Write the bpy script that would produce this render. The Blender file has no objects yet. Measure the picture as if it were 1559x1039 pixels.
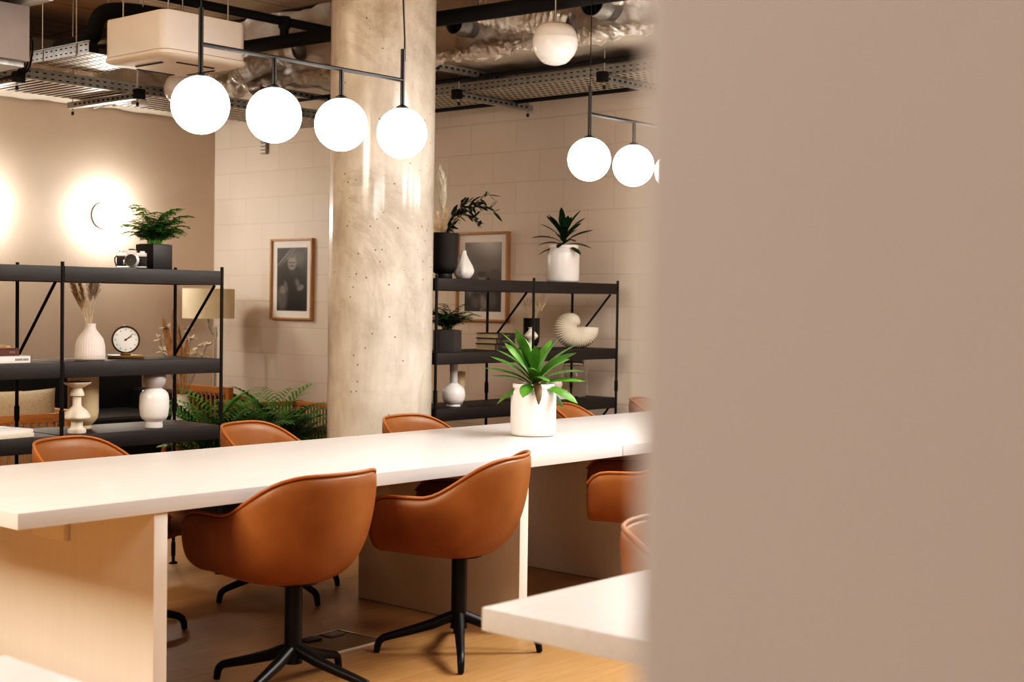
import bpy, bmesh, math, random
from mathutils import Vector, Matrix, Euler
R = math.radians
PI = math.pi
scene = bpy.context.scene
COL = scene.collection
rnd = random.Random(7)

# ------------------------------------------------------------------ materials
MATS = {}
class NT:
    def __init__(s, name):
        s.m = bpy.data.materials.new(name); s.m.use_nodes = True
        s.t = s.m.node_tree; s.n = s.t.nodes; s.l = s.t.links
        s.b = s.n['Principled BSDF']; s.out = s.n['Material Output']
    def add(s, typ, **kw):
        nd = s.n.new(typ)
        for k, v in kw.items(): setattr(nd, k, v)
        return nd
    def link(s, a, b): s.l.new(a, b)
    def coord(s, scale=(1, 1, 1), rot=(0, 0, 0), obj=True):
        tc = s.add('ShaderNodeTexCoord'); mp = s.add('ShaderNodeMapping')
        mp.inputs['Scale'].default_value = scale; mp.inputs['Rotation'].default_value = rot
        s.link(tc.outputs['Object' if obj else 'Generated'], mp.inputs['Vector'])
        return mp.outputs[0]
    def noise(s, vec, scale=5, detail=4, rough=.6, dist=0):
        nd = s.add('ShaderNodeTexNoise'); nd.inputs['Scale'].default_value = scale
        nd.inputs['Detail'].default_value = detail; nd.inputs['Roughness'].default_value = rough
        nd.inputs['Distortion'].default_value = dist
        if vec is not None: s.link(vec, nd.inputs['Vector'])
        return nd.outputs['Fac']
    def ramp(s, fac, stops):
        nd = s.add('ShaderNodeValToRGB'); e = nd.color_ramp.elements
        while len(e) < len(stops): e.new(.5)
        for k, (p, c) in enumerate(stops):
            e[k].position = p; e[k].color = (c[0], c[1], c[2], 1) if not isinstance(c, (int, float)) else (c, c, c, 1)
        s.link(fac, nd.inputs['Fac']); return nd.outputs['Color']
    def math(s, op, a, b=None, clamp=False):
        nd = s.add('ShaderNodeMath', operation=op); nd.use_clamp = clamp
        for i, v in enumerate((a, b)):
            if v is None: continue
            if isinstance(v, (int, float)): nd.inputs[i].default_value = v
            else: s.link(v, nd.inputs[i])
        return nd.outputs[0]
    def mix(s, fac, a, b, mode='MIX'):
        nd = s.add('ShaderNodeMix', data_type='RGBA', blend_type=mode)
        for i, v in ((0, fac), (6, a), (7, b)):
            sock = nd.inputs[i]
            if isinstance(v, (int, float)): sock.default_value = v if i == 0 else (v, v, v, 1)
            elif isinstance(v, (tuple, list)): sock.default_value = (v[0], v[1], v[2], 1)
            else: s.link(v, sock)
        return nd.outputs[2]
    def bump(s, h, strength=.2, dist=.01):
        nd = s.add('ShaderNodeBump'); nd.inputs['Strength'].default_value = strength
        nd.inputs['Distance'].default_value = dist
        s.link(h, nd.inputs['Height']); s.link(nd.outputs[0], s.b.inputs['Normal']); return nd
    def base(s, v):
        if isinstance(v, (tuple, list)): s.b.inputs['Base Color'].default_value = (v[0], v[1], v[2], 1)
        else: s.link(v, s.b.inputs['Base Color'])
    def setp(s, **kw):
        for k, v in kw.items(): s.b.inputs[k.replace('_', ' ')].default_value = v

def pm(name, col, rough=.5, metal=0, var=.12, scale=8, bump=0, bscale=60, spec=.5, stretch=(1, 1, 1)):
    if name in MATS: return MATS[name]
    s = NT(name); v = s.coord(stretch)
    f = s.noise(v, scale)
    c = s.ramp(f, [(.3, [x * (1 - var) for x in col]), (.7, [min(1, x * (1 + var)) for x in col])])
    s.base(c); s.setp(Roughness=rough, Metallic=metal, Specular_IOR_Level=spec)
    if bump: s.bump(s.noise(v, bscale), bump, .003)
    MATS[name] = s.m; return s.m

def glow(name, col, strength):
    s = NT(name); s.base((.9, .88, .85)); s.setp(Roughness=.3, Emission_Strength=strength)
    lw = s.add('ShaderNodeTexNoise'); lw.inputs['Scale'].default_value = 3
    s.link(s.ramp(lw.outputs['Fac'], [(0, [c * .98 for c in col]), (1, col)]), s.b.inputs['Emission Color'])
    MATS[name] = s.m; return s.m

def wood(name, c1, c2, rough=.45, scale=1.0, axis='x', bump=.05):
    s = NT(name)
    st = {'x': (1.2, 14, 14), 'y': (14, 1.2, 14), 'z': (14, 14, 1.2)}[axis]
    v = s.coord([k * scale for k in st])
    f = s.noise(v, 2.2, 7, .62, .5)
    s.base(s.ramp(f, [(.32, c1), (.68, c2)])); s.setp(Roughness=rough)
    s.bump(f, bump, .004)
    MATS[name] = s.m; return s.m

def perforated(name, pu, pv, fu, fv, u='x', v='z', col=(.42, .43, .42), ou=0.0, ov=0.0, metal=.8):
    s = NT(name); tc = s.add('ShaderNodeTexCoord'); sp = s.add('ShaderNodeSeparateXYZ')
    s.link(tc.outputs['Object'], sp.inputs[0])
    o = {'x': sp.outputs[0], 'y': sp.outputs[1], 'z': sp.outputs[2]}
    def cell(a, p, f, off):
        k = s.math('FRACT', s.math('ADD', s.math('DIVIDE', a, p), off))
        return s.math('LESS_THAN', s.math('ABSOLUTE', s.math('SUBTRACT', k, .5)), f / 2)
    hole = s.math('MULTIPLY', cell(o[u], pu, fu, ou), cell(o[v], pv, fv, ov))
    n = s.noise(s.coord(), 20)
    s.base(s.ramp(n, [(.3, [c * .8 for c in col]), (.7, [c * 1.15 for c in col])]))
    s.setp(Roughness=.38, Metallic=metal)
    tr = s.add('ShaderNodeBsdfDiffuse'); tr.inputs['Color'].default_value = (.02, .018, .016, 1); mx = s.add('ShaderNodeMixShader')
    s.link(hole, mx.inputs[0]); s.link(s.b.outputs[0], mx.inputs[1]); s.link(tr.outputs[0], mx.inputs[2])
    s.link(mx.outputs[0], s.out.inputs['Surface']); MATS[name] = s.m; return s.m

def mk_materials():
    # painted block wall in the plane X = const
    s = NT('painted_block'); tc = s.add('ShaderNodeTexCoord'); sp = s.add('ShaderNodeSeparateXYZ'); cb = s.add('ShaderNodeCombineXYZ')
    s.link(tc.outputs['Object'], sp.inputs[0]); s.link(sp.outputs[1], cb.inputs[0]); s.link(sp.outputs[2], cb.inputs[1])
    br = s.add('ShaderNodeTexBrick'); s.link(cb.outputs[0], br.inputs['Vector'])
    br.inputs['Scale'].default_value = 1; br.inputs['Brick Width'].default_value = .45; br.inputs['Row Height'].default_value = .226
    br.inputs['Mortar Size'].default_value = .005; br.inputs['Mortar Smooth'].default_value = .6
    br.inputs['Color1'].default_value = (.70, .605, .515, 1); br.inputs['Color2'].default_value = (.66, .57, .48, 1)
    br.inputs['Mortar'].default_value = (.60, .50, .41, 1)
    n = s.noise(s.coord(), 90, 5); n2 = s.noise(s.coord(), 1.3, 3)
    s.base(s.mix(.35, br.outputs['Color'], s.ramp(n2, [(.3, (.62, .535, .455)), (.7, (.73, .64, .545))])))
    s.setp(Roughness=.55)
    h = s.math('SUBTRACT', s.math('MULTIPLY', n, .12), br.outputs['Fac'])
    s.bump(h, .35, .006); MATS['block'] = s.m
    pm('sconce_plate', (.05, .047, .044), .6)
    pm('dark_brass', (.09, .055, .03), .35, .6)
    pm('plaster', (.57, .465, .37), .6, var=.05, scale=2, bump=.06, bscale=120)
    pm('partition_paint', (.61, .56, .535), .6, var=.03, scale=2, bump=.05, bscale=150)
    pm('rear_paint', (.6, .52, .45), .7, var=.05, scale=2)
    # floor
    s = NT('oak_planks'); v = s.coord()
    br = s.add('ShaderNodeTexBrick'); s.link(v, br.inputs['Vector'])
    br.inputs['Scale'].default_value = 1; br.inputs['Brick Width'].default_value = 1.9; br.inputs['Row Height'].default_value = .19
    br.inputs['Mortar Size'].default_value = .0016; br.inputs['Mortar Smooth'].default_value = .1
    br.inputs['Color1'].default_value = (.40, .225, .095, 1); br.inputs['Color2'].default_value = (.40, .225, .095, 1)
    br.inputs['Mortar'].default_value = (.2, .11, .05, 1); br.offset = .37
    g = s.noise(s.coord((1.5, 16, 1)), 2.5, 7, .6, .6)
    s.base(s.mix(.55, br.outputs['Color'], s.ramp(g, [(.3, (.28, .15, .06)), (.7, (.42, .25, .11))])))
    s.setp(Roughness=.42); s.bump(s.math('SUBTRACT', s.math('MULTIPLY', g, .15), br.outputs['Fac']), .2, .003); MATS['floor'] = s.m
    # board-marked concrete soffit
    s = NT('board_marked_concrete'); v = s.coord()
    br = s.add('ShaderNodeTexBrick'); s.link(v, br.inputs['Vector'])
    br.inputs['Scale'].default_value = 1; br.inputs['Brick Width'].default_value = 2.4; br.inputs['Row Height'].default_value = .6
    br.inputs['Mortar Size'].default_value = .012
    br.inputs['Color1'].default_value = (.58, .44, .29, 1); br.inputs['Color2'].default_value = (.52, .39, .25, 1); br.inputs['Mortar'].default_value = (.08, .055, .04, 1)
    n = s.noise(s.coord((1, 4, 1)), 2, 6)
    s.base(s.mix(.5, br.outputs['Color'], s.ramp(n, [(.3, (.40, .29, .19)), (.7, (.66, .50, .33))], ))); s.setp(Roughness=.8)
    s.bump(br.outputs['Fac'], -.3, .01); MATS['soffit'] = s.m
    # lacquered concrete column
    s = NT('lacquered_concrete'); v = s.coord()
    n1 = s.noise(v, 2.2, 8, .65, .4); n2 = s.noise(s.coord((1, 1, .25)), 7, 8, .7)
    c = s.ramp(n1, [(.30, (.27, .225, .175)), (.44, (.50, .44, .37)), (.62, (.70, .635, .555))])
    c = s.mix(.45, c, s.ramp(n2, [(.34, (.36, .31, .25)), (.6, (.68, .615, .53))]))
    vo = s.add('ShaderNodeTexVoronoi'); vo.inputs['Scale'].default_value = 23; s.link(v, vo.inputs['Vector'])
    n3 = s.noise(v, 3, 2)
    pit = s.math('MULTIPLY', s.math('LESS_THAN', vo.outputs['Distance'], .11), s.math('GREATER_THAN', n3, .5))
    n4 = s.ramp(s.noise(v, 1.1, 9, .72, 1.2), [(.50, 0), (.60, 1)])
    c = s.mix(s.math('MULTIPLY', n4, .5), c, (.27, .21, .15))
    s.base(s.mix(s.math('MULTIPLY', pit, .85), c, (.09, .07, .05)))
    s.setp(Roughness=.5, Coat_Weight=.7, Coat_Roughness=.13)
    bp = s.bump(s.math('SUBTRACT', s.noise(s.coord((1, 1, .5)), 9, 6), pit), .25, .006); MATS['concrete'] = s.m
    # leathers
    for nm, a, b in (('leather', (.205, .075, .021), (.29, .116, .035)),):
        s = NT(nm); v = s.coord()
        f = s.noise(v, 5, 5, .6)
        vo = s.add('ShaderNodeTexVoronoi'); vo.inputs['Scale'].default_value = 260; s.link(v, vo.inputs['Vector'])
        s.base(s.ramp(f, [(.3, a), (.7, b)])); s.setp(Roughness=.43, Specular_IOR_Level=.45)
        s.bump(s.math('ADD', vo.outputs['Distance'], f), .12, .001); MATS[nm] = s.m
    pm('leather_piping', (.33, .115, .03), .4, var=.1)
    pm('black_leather', (.012, .011, .011), .45, var=.3, bump=.1)
    pm('black_metal', (.006, .0055, .0055), .42, var=.2, spec=.35)
    pm('black_powder', (.012, .0105, .0105), .5, var=.2)
    wood('black_wood', (.007, .005, .005), (.020, .0145, .014), .5, 1.2, 'x', .12)
    # white table
    s = NT('white_laminate'); f = s.noise(s.coord((1.2, 18, 18)), 2.2, 7, .62, .4)
    s.base(s.ramp(f, [(.3, (.60, .572, .56)), (.7, (.65, .625, .612))])); s.setp(Roughness=.33); s.bump(f, .03, .002); MATS['table'] = s.m
    s = NT('pale_panel'); f = s.noise(s.coord((18, 18, 1.2)), 2.2, 7, .62, .4)
    s.base(s.ramp(f, [(.3, (.74, .685, .625)), (.7, (.765, .715, .655))])); s.setp(Roughness=.45); MATS['panel'] = s.m
    # foil
    s = NT('crumpled_foil'); v = s.coord()
    vo = s.add('ShaderNodeTexVoronoi', feature='F1'); vo.inputs['Scale'].default_value = 16
    n = s.noise(v, 6, 8, .7, 1.5); n2 = s.noise(v, 2.2, 3, .5)
    mv = s.add('ShaderNodeVectorMath', operation='ADD'); s.link(v, mv.inputs[0]); s.link(n, mv.inputs[1]); s.link(mv.outputs[0], vo.inputs['Vector'])
    s.base(s.ramp(n2, [(.3, (.74, .68, .62)), (.7, (.92, .88, .83))])); s.setp(Metallic=1.0, Roughness=.24)
    s.bump(s.math('ADD', s.math('MULTIPLY', vo.outputs['Distance'], .8), s.math('MULTIPLY', n, 1.3)), .5, .035); MATS['foil'] = s.m
    s = NT('foil_sheet'); v = s.coord()
    n = s.noise(v, 4, 8, .7, 1.5)
    s.base(s.ramp(s.noise(v, 1.2, 5), [(.3, (.62, .55, .46)), (.7, (.82, .75, .66))])); s.setp(Metallic=.4, Roughness=.42)
    s.bump(n, .4, .03); MATS['foil_sheet'] = s.m
    pm('galvanised', (.45, .46, .45), .36, .85, var=.2, scale=25)
    pm('steel_rod', (.35, .34, .32), .4, .8)
    pm('chrome', (.78, .77, .76), .3, .55, var=.04)
    pm('brass', (.30, .20, .09), .3, .9)
    pm('ac_white', (.86, .81, .78), .4, var=.02)
    pm('ac_grey', (.38, .345, .34), .5, var=.03)
    pm('ac_under', (.86, .78, .69), .45, var=.03)
    pm('slot_dark', (.03, .028, .026), .6)
    pm('black_foam', (.008, .007, .007), .75, var=.3, bump=.2)
    pm('opal_off', (.78, .75, .72), .22, var=.02)
    pm('white_glaze', (.78, .74, .71), .3, var=.03, scale=4)
    pm('white_matte', (.74, .70, .67), .6, var=.05, bump=.15, bscale=40)
    pm('cream_ceramic', (.72, .64, .53), .55, var=.05, bump=.05)
    pm('pink_white', (.72, .62, .57), .65, var=.05)
    pm('grey_glaze', (.46, .42, .42), .35, var=.04)
    pm('beige_ceramic', (.60, .47, .30), .6, var=.06)
    pm('shell_cream', (.74, .66, .54), .55, var=.04, bump=.05)
    pm('pot_black', (.009, .008, .008), .45, var=.2)
    pm('pot_charcoal', (.04, .034, .034), .6, var=.15, bump=.1)
    pm('soil', (.055, .028, .016), .9, var=.5, scale=60, bump=.5)
    pm('bark', (.16, .055, .025), .9, var=.5, scale=70, bump=.5)
    pm('leaf_dark', (.03, .11, .025), .4, var=.5, scale=7)
    pm('leaf_deep', (.010, .036, .014), .38, var=.45, scale=9)
    pm('leaf_bright', (.075, .20, .03), .35, var=.45, scale=9)
    pm('leaf_fern', (.085, .28, .03), .5, var=.55, scale=14)
    pm('leaf_palm', (.085, .29, .04), .45, var=.55, scale=7)
    pm('leaf_olive', (.018, .034, .018), .5, var=.3, scale=30)
    pm('leaf_brown', (.12, .065, .025), .6, var=.4, scale=20)
    pm('stem_brown', (.20, .13, .07), .7)
    pm('straw', (.80, .63, .40), .8, var=.25, scale=30)
    pm('plume', (.86, .78, .66), .85, var=.2, scale=30)
    pm('plume_grey', (.84, .76, .69), .85, var=.15, scale=30)
    pm('dried_tan', (.34, .20, .10), .85, var=.3, scale=30)
    pm('shade_linen', (.74, .62, .42), .8, var=.05, bump=.1, bscale=200)
    pm('nickel', (.55, .51, .45), .3, .9)
    pm('cushion_linen', (.52, .43, .31), .9, var=.15, scale=90, bump=.3, bscale=300)
    wood('oak_frame', (.36, .155, .045), (.52, .25, .085), .4, 2.0, 'x', .04)
    wood('oak_upright', (.36, .155, .045), (.50, .24, .08), .4, 2.0, 'z', .04)
    wood('picture_oak', (.36, .19, .085), (.50, .28, .13), .45, 3.0, 'z', .04)
    pm('cord', (.28, .15, .07), .8, var=.25, scale=40)
    pm('mat_board', (.80, .75, .70), .7, var=.02)
    pm('paper', (.70, .62, .50), .8, var=.1, scale=60, stretch=(1, 1, 30))
    pm('paper_aged', (.62, .50, .33), .8, var=.15, scale=40, stretch=(1, 1, 40))
    pm('book_black', (.02, .018, .016), .5, var=.25)
    pm('book_white', (.74, .70, .67), .5, var=.03)
    pm('book_maroon', (.075, .022, .016), .5, var=.2)
    pm('book_tan', (.50, .31, .14), .6, var=.1)
    pm('ink', (.05, .04, .04), .6)
    pm('gold_ink', (.22, .16, .07), .4, .5)
    pm('leatherette', (.016, .013, .013), .6, var=.3, scale=60, bump=.4, bscale=500)
    pm('lens_glass', (.01, .01, .018), .05, 0, var=.2, spec=1.0)
    pm('dial', (.82, .79, .74), .3, var=.02)
    pm('cover_plate', (.20, .115, .055), .45)
    pm('sensor_grey', (.30, .28, .26), .5, var=.1)
    pm('cable_grey', (.16, .15, .15), .45)
    pm('tile_beige', (.42, .31, .21), .6)
    glow('globe_glow', (1.0, .97, .92), 20)
    glow('sconce_glow', (1.0, .94, .86), 75)
    s = NT('clear_glass'); s.base((.96, .97, .96)); s.setp(Roughness=.02, Transmission_Weight=1.0, IOR=1.22)
    n = s.noise(s.coord(), 9); s.bump(n, .05, .002); MATS['glass'] = s.m
    s = NT('glazing'); tr = s.add('ShaderNodeBsdfTransparent'); gl = s.add('ShaderNodeBsdfGlossy'); gl.inputs['Roughness'].default_value = .03
    n = s.noise(s.coord(), 1.5); pass
    bn = s.add('ShaderNodeBump'); bn.inputs['Strength'].default_value = .004; s.link(n, bn.inputs['Height']); s.link(bn.outputs[0], gl.inputs['Normal'])
    mx = s.add('ShaderNodeMixShader'); mx.inputs[0].default_value = .025; s.link(tr.outputs[0], mx.inputs[1]); s.link(gl.outputs[0], mx.inputs[2])
    s.link(mx.outputs[0], s.out.inputs['Surface']); MATS['glazing'] = s.m

def photo_print(name, blobs, bg, w, h, mottled=6):
    """black and white photograph: soft ellipses (cx, cy, rx, ry, value, softness, tilt) over a mottled ground; local y,z plane centred"""
    s = NT(name); tc = s.add('ShaderNodeTexCoord'); sp = s.add('ShaderNodeSeparateXYZ'); s.link(tc.outputs['Object'], sp.inputs[0])
    u = s.math('DIVIDE', sp.outputs[1], -w); v = s.math('DIVIDE', sp.outputs[2], h)     # -.5 .. .5, u grows to the viewer's right
    n = s.noise(s.coord(), mottled, 6, .65, .8)
    c = s.ramp(n, bg)
    for cx, cy, rx, ry, val, soft, tilt in blobs:
        ct, st = math.cos(tilt), math.sin(tilt)
        du = s.math('SUBTRACT', u, cx); dv = s.math('MULTIPLY', s.math('SUBTRACT', v, cy), h / w)
        a = s.math('ADD', s.math('MULTIPLY', du, ct), s.math('MULTIPLY', dv, st))
        b = s.math('SUBTRACT', s.math('MULTIPLY', dv, ct), s.math('MULTIPLY', du, st))
        q = s.math('SQRT', s.math('ADD', s.math('POWER', s.math('DIVIDE', a, rx), 2), s.math('POWER', s.math('DIVIDE', b, ry), 2)))
        f = s.math('DIVIDE', s.math('SUBTRACT', 1 + soft, q), soft * 2 + 1e-3, clamp=True)
        c = s.mix(f, c, (val, val * .95, val * .9))
    s.base(c); s.setp(Roughness=.5); MATS[name] = s.m; return s.m

mk_materials()

# ------------------------------------------------------------------ mesh builder
class MB:
    def __init__(s): s.bm = bmesh.new(); s.mi = 0
    def _mat(s, faces):
        for f in faces: f.material_index = s.mi
    def box(s, lo, hi, bevel=0, seg=2, rotz=0, pivot=None, M=None):
        t = bmesh.new(); bmesh.ops.create_cube(t, size=1)
        c = [(lo[i] + hi[i]) / 2 for i in range(3)]; d = [abs(hi[i] - lo[i]) for i in range(3)]
        for v in t.verts: v.co = Vector((v.co.x * d[0] + c[0], v.co.y * d[1] + c[1], v.co.z * d[2] + c[2]))
        if bevel: bmesh.ops.bevel(t, geom=list(t.edges), offset=min(bevel, min(d) * .49), segments=seg, affect='EDGES', profile=.6)
        if rotz: bmesh.ops.rotate(t, verts=t.verts, cent=pivot or c, matrix=Matrix.Rotation(rotz, 3, 'Z'))
        if M is not None: bmesh.ops.transform(t, verts=t.verts, matrix=M)
        s.merge(t); return s
    def merge(s, t):
        mp = {}
        for v in t.verts: mp[v] = s.bm.verts.new(v.co)
        for f in t.faces:
            try:
                nf = s.bm.faces.new([mp[v] for v in f.verts]); nf.material_index = s.mi
            except ValueError: pass
        t.free()
    def grid(s, rows, close_u=False, close_v=False, flip=False):
        vs = [[s.bm.verts.new(p) for p in r] for r in rows]
        n, m = len(vs), len(vs[0])
        for i in range(n if close_u else n - 1):
            for j in range(m if close_v else m - 1):
                q = [vs[i][j], vs[(i + 1) % n][j], vs[(i + 1) % n][(j + 1) % m], vs[i][(j + 1) % m]]
                if flip: q.reverse()
                try:
                    f = s.bm.faces.new(q); f.material_index = s.mi
                except ValueError: pass
        return vs
    def cap(s, ring, flip=False):
        try:
            f = s.bm.faces.new(list(reversed(ring)) if flip else ring); f.material_index = s.mi
        except ValueError: pass
    def tube(s, pts, rad, n=10, caps=True, closed=False):
        pts = [Vector(p) for p in pts]; k = len(pts)
        rad = list(rad) if isinstance(rad, (list, tuple)) else [rad] * k
        rows = []; ref = None
        for i, p in enumerate(pts):
            if closed: d = pts[(i + 1) % k] - pts[i - 1]
            else: d = pts[min(i + 1, k - 1)] - pts[max(i - 1, 0)]
            d.normalize()
            if ref is None: ref = Vector((0, 0, 1)) if abs(d.z) < .9 else Vector((1, 0, 0))
            a = (ref - d * ref.dot(d)).normalized(); b = d.cross(a); ref = a
            rows.append([p + (a * math.cos(2 * PI * j / n) + b * math.sin(2 * PI * j / n)) * rad[i] for j in range(n)])
        vs = s.grid(rows, close_u=closed, close_v=True)
        if caps and not closed: s.cap(vs[0]); s.cap(vs[-1], True)
        return s
    def lathe(s, prof, n=32, c=(0, 0, 0), flute=None):
        rows = []
        for r, z in prof:
            rr = lambda a: max(r, 1e-4) * (1 + (flute(a, z) if flute else 0))
            rows.append([Vector((c[0] + rr(2 * PI * j / n) * math.cos(2 * PI * j / n), c[1] + rr(2 * PI * j / n) * math.sin(2 * PI * j / n), c[2] + z)) for j in range(n)])
        vs = s.grid(rows, close_v=True, flip=True)
        if prof[0][0] > 1e-3: s.cap(vs[0], True)
        if prof[-1][0] > 1e-3: s.cap(vs[-1])
        return s
    def prism(s, poly, z0, z1, M=None):
        t = bmesh.new(); a = [t.verts.new((x, y, z0)) for x, y in poly]; b = [t.verts.new((x, y, z1)) for x, y in poly]
        n = len(poly); t.faces.new(list(reversed(a))); t.faces.new(b)
        for i in range(n): t.faces.new([a[i], a[(i + 1) % n], b[(i + 1) % n], b[i]])
        if M is not None: bmesh.ops.transform(t, verts=t.verts, matrix=M)
        s.merge(t); return s
    def strip(s, pts, widths, up=Vector((0, 0, 1)), fold=0.0, side=None):
        """leaf blade along pts; widths are half widths; fold lowers the edges"""
        k = len(pts); rows = []
        for i in range(k):
            d = (pts[min(i + 1, k - 1)] - pts[max(i - 1, 0)]).normalized()
            sd = side if side is not None else d.cross(up)
            if sd.length < 1e-4: sd = Vector((1, 0, 0))
            sd = sd.normalized(); nrm = sd.cross(d).normalized()
            w = max(widths[i], 2e-4)
            rows.append([pts[i] - sd * w + nrm * w * fold, pts[i], pts[i] + sd * w + nrm * w * fold] if fold else [pts[i] - sd * w, pts[i] + sd * w])
        s.grid(rows); return s
    def build(s, name, mat, parent=None, smooth=35, loc=None, mats=None):
        me = bpy.data.meshes.new(name)
        bmesh.ops.recalc_face_normals(s.bm, faces=s.bm.faces) if len(s.bm.faces) < 60000 else None
        if smooth:
            for f in s.bm.faces: f.smooth = True
            ang = R(smooth)
            for e in s.bm.edges:
                if len(e.link_faces) == 2 and e.calc_face_angle(0) > ang: e.smooth = False
        s.bm.to_mesh(me); s.bm.free()
        for m in (mats or [mat]): me.materials.append(MATS[m])
        o = bpy.data.objects.new(name, me); COL.objects.link(o)
        if parent is not None: o.parent = parent
        if loc is not None: o.location = loc
        return o

def spl(pts, n=40):
    P = [Vector(p) for p in pts]; P = [P[0] * 2 - P[1]] + P + [P[-1] * 2 - P[-2]]; out = []
    for k in range(n + 1):
        f = k / n * (len(P) - 3); i = min(int(f), len(P) - 4); t = f - i; a, b, c, d = P[i:i + 4]
        out.append(.5 * ((2 * b) + (c - a) * t + (2 * a - 5 * b + 4 * c - d) * t * t + (3 * b - a - 3 * c + d) * t ** 3))
    return out
def thing(name, label, cat, loc=(0, 0, 0), rz=0, group=None):
    o = bpy.data.objects.new(name, None); COL.objects.link(o); o.empty_display_size = .05
    o.location = loc; o.rotation_euler = (0, 0, rz); o['label'] = label; o['category'] = cat
    if group: o['group'] = group
    return o
def tag(o, label, cat, group=None):
    o['label'] = label; o['category'] = cat
    if group: o['group'] = group
    return o
def dup(root, loc, rz, label, group=None):
    r = root.copy(); COL.objects.link(r); r.location = loc; r.rotation_euler = (0, 0, rz); r['label'] = label
    if group: r['group'] = group
    for ch in list(root.children):
        c = ch.copy(); COL.objects.link(c); c.parent = r
        for g in list(ch.children):
            d = g.copy(); COL.objects.link(d); d.parent = c
    return r
def struct(o, label=None):
    o['kind'] = 'structure'
    if label: o['label'] = label
    return o

# ------------------------------------------------------------------ the room
XW, YW, ZC = 7.75, 10.35, 3.45
struct(MB().box((-5, -5, -.1), (XW, YW, 0)).build('floor', 'floor'))
struct(MB().box((-5, -5, ZC), (XW, YW, ZC + .15)).build('ceiling', 'soffit'))
struct(MB().box((XW, -5, 0), (XW + .15, YW + .15, ZC)).build('wall_back', 'block'))
struct(MB().box((-5.15, YW, 0), (XW, YW + .15, ZC)).build('wall_left', 'plaster'))
struct(MB().box((-5.15, -5, 0), (-5, YW, ZC)).build('wall_front', 'rear_paint'))
struct(MB().box((-5, -5.15, 0), (XW, -5, ZC)).build('wall_rear', 'rear_paint'))
struct(MB().box((.3798, -1.6, 0), (.62, .2798, ZC), .012, 3).build('wall_right', 'partition_paint'))
b = MB(); b.lathe([(.293, 0), (.293, ZC)], 64); col = struct(b.build('column', 'concrete', loc=(5.446, 5.74, 0)), 'round raw concrete column with a lacquered sheen')
struct(MB().box((XW - .012, -5, 0), (XW, YW, .07)).build('baseboard_back', 'rear_paint'))
struct(MB().box((-5, YW - .012, 0), (XW - .012, YW, .07)).build('baseboard_left', 'plaster'))

# ------------------------------------------------------------------ tables
def panel_table(x0, x1, y0, y1, px, label, bracket=None):
    t = thing('work_table', label, 'table', ((x0 + x1) / 2, (y0 + y1) / 2, 0))
    cx, cy = (x0 + x1) / 2, (y0 + y1) / 2
    MB().box((x0 - cx, y0 - cy, .69), (x1 - cx, y1 - cy, .74), .004).build('tabletop', 'table', t)
    for x in px:
        MB().box((x - cx, y0 + .012 - cy, .002), (x + .052 - cx, y1 - .11 - cy, .69), .003).build('leg_panel', 'panel', t)
    for (a, bb, c, d) in bracket or []:
        MB().box((a - cx, c - cy, .54), (bb - cx, d - cy, .69), .003).build('cleat', 'panel', t)
    return t
TX, TY0, TY1 = 5.085, 3.765, 4.87
panel_table(2.125, TX, TY0, TY1, (2.603, 4.395), 'long white work table on pale panel legs, under the four-globe pendant', [(2.58, 2.603, 4.27, 4.47), (4.372, 4.395, 4.2, 4.4)])
panel_table(TX + .003, 7.62, TY0, TY1, (5.54, 7.05), 'white table butted end to end beyond the one with the tall plant pot', [(5.517, 5.54, 4.23, 4.37)])
panel_table(2.158, 5.1, .86, 1.958, (2.65, 4.5), 'white tabletop with a sharp corner in front of the swivel chairs, running behind the partition')
panel_table(-1.70, 1.274, 1.19, 2.293, (-1.25, .74), 'white table whose blurred corner just shows in front of the pale leg panel')

# ------------------------------------------------------------------ swivel chairs
def smooth(a, b, x):
    t = max(0, min(1, (x - a) / (b - a))); return t * t * (3 - 2 * t)
def shell_path():
    pts = []
    yf, yb, hw, depth = .292, -.012, .278, .252
    nst, nar = 9, 22
    for i in range(nst): pts.append((hw - .012 * (1 - i / nst), yf + (yb - yf) * i / nst))
    for i in range(nar + 1):
        a = PI * i / nar
        pts.append((hw * math.copysign(abs(math.cos(a)) ** .94, math.cos(a)), yb - depth * abs(math.sin(a)) ** .94))
    for i in range(nst - 1, -1, -1): pts.append((-(hw - .012 * (1 - i / nst)), yf + (yb - yf) * i / nst))
    return pts
def rim_h(y):
    return .640 + .150 * smooth(.07, -.25, y)
def shell_rows(inset=0.0, nt=14, zlift=0.0):
    rows = []; P = shell_path(); N = len(P)
    for i, (x, y) in enumerate(P):
        by = max(-.04, min(y, .292)) if True else 0
        bz = .402 + .014 * smooth(.0, .28, by) + zlift
        h = rim_h(y)
        e = min(i, N - 1 - i)
        h -= (.05, .018, .004)[e] if e < 3 else 0
        dx, dy = x, y - by; D = math.hypot(dx, dy)
        k = smooth(.05, -.25, y); nexp = 3.8 - .9 * k
        D2 = D - inset; H = h - bz
        row = []
        for j in range(nt + 1):
            a = PI / 2 * j / nt
            u = D2 * math.sin(a) ** (2 / nexp); w = H * (1 - math.cos(a) ** (2 / nexp))
            ux, uy = dx / D, dy / D; u *= 1 - .10 * k * (1 - w / H) - .03 * (1 - w / H)
            yy = by + uy * u
            if e < 2: yy -= (.022, .006)[e] * (1 - math.sin(a) * .6)      # rounded front corners
            row.append(Vector((ux * u, yy, bz + w)))
        rows.append(row)
    return rows
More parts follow.
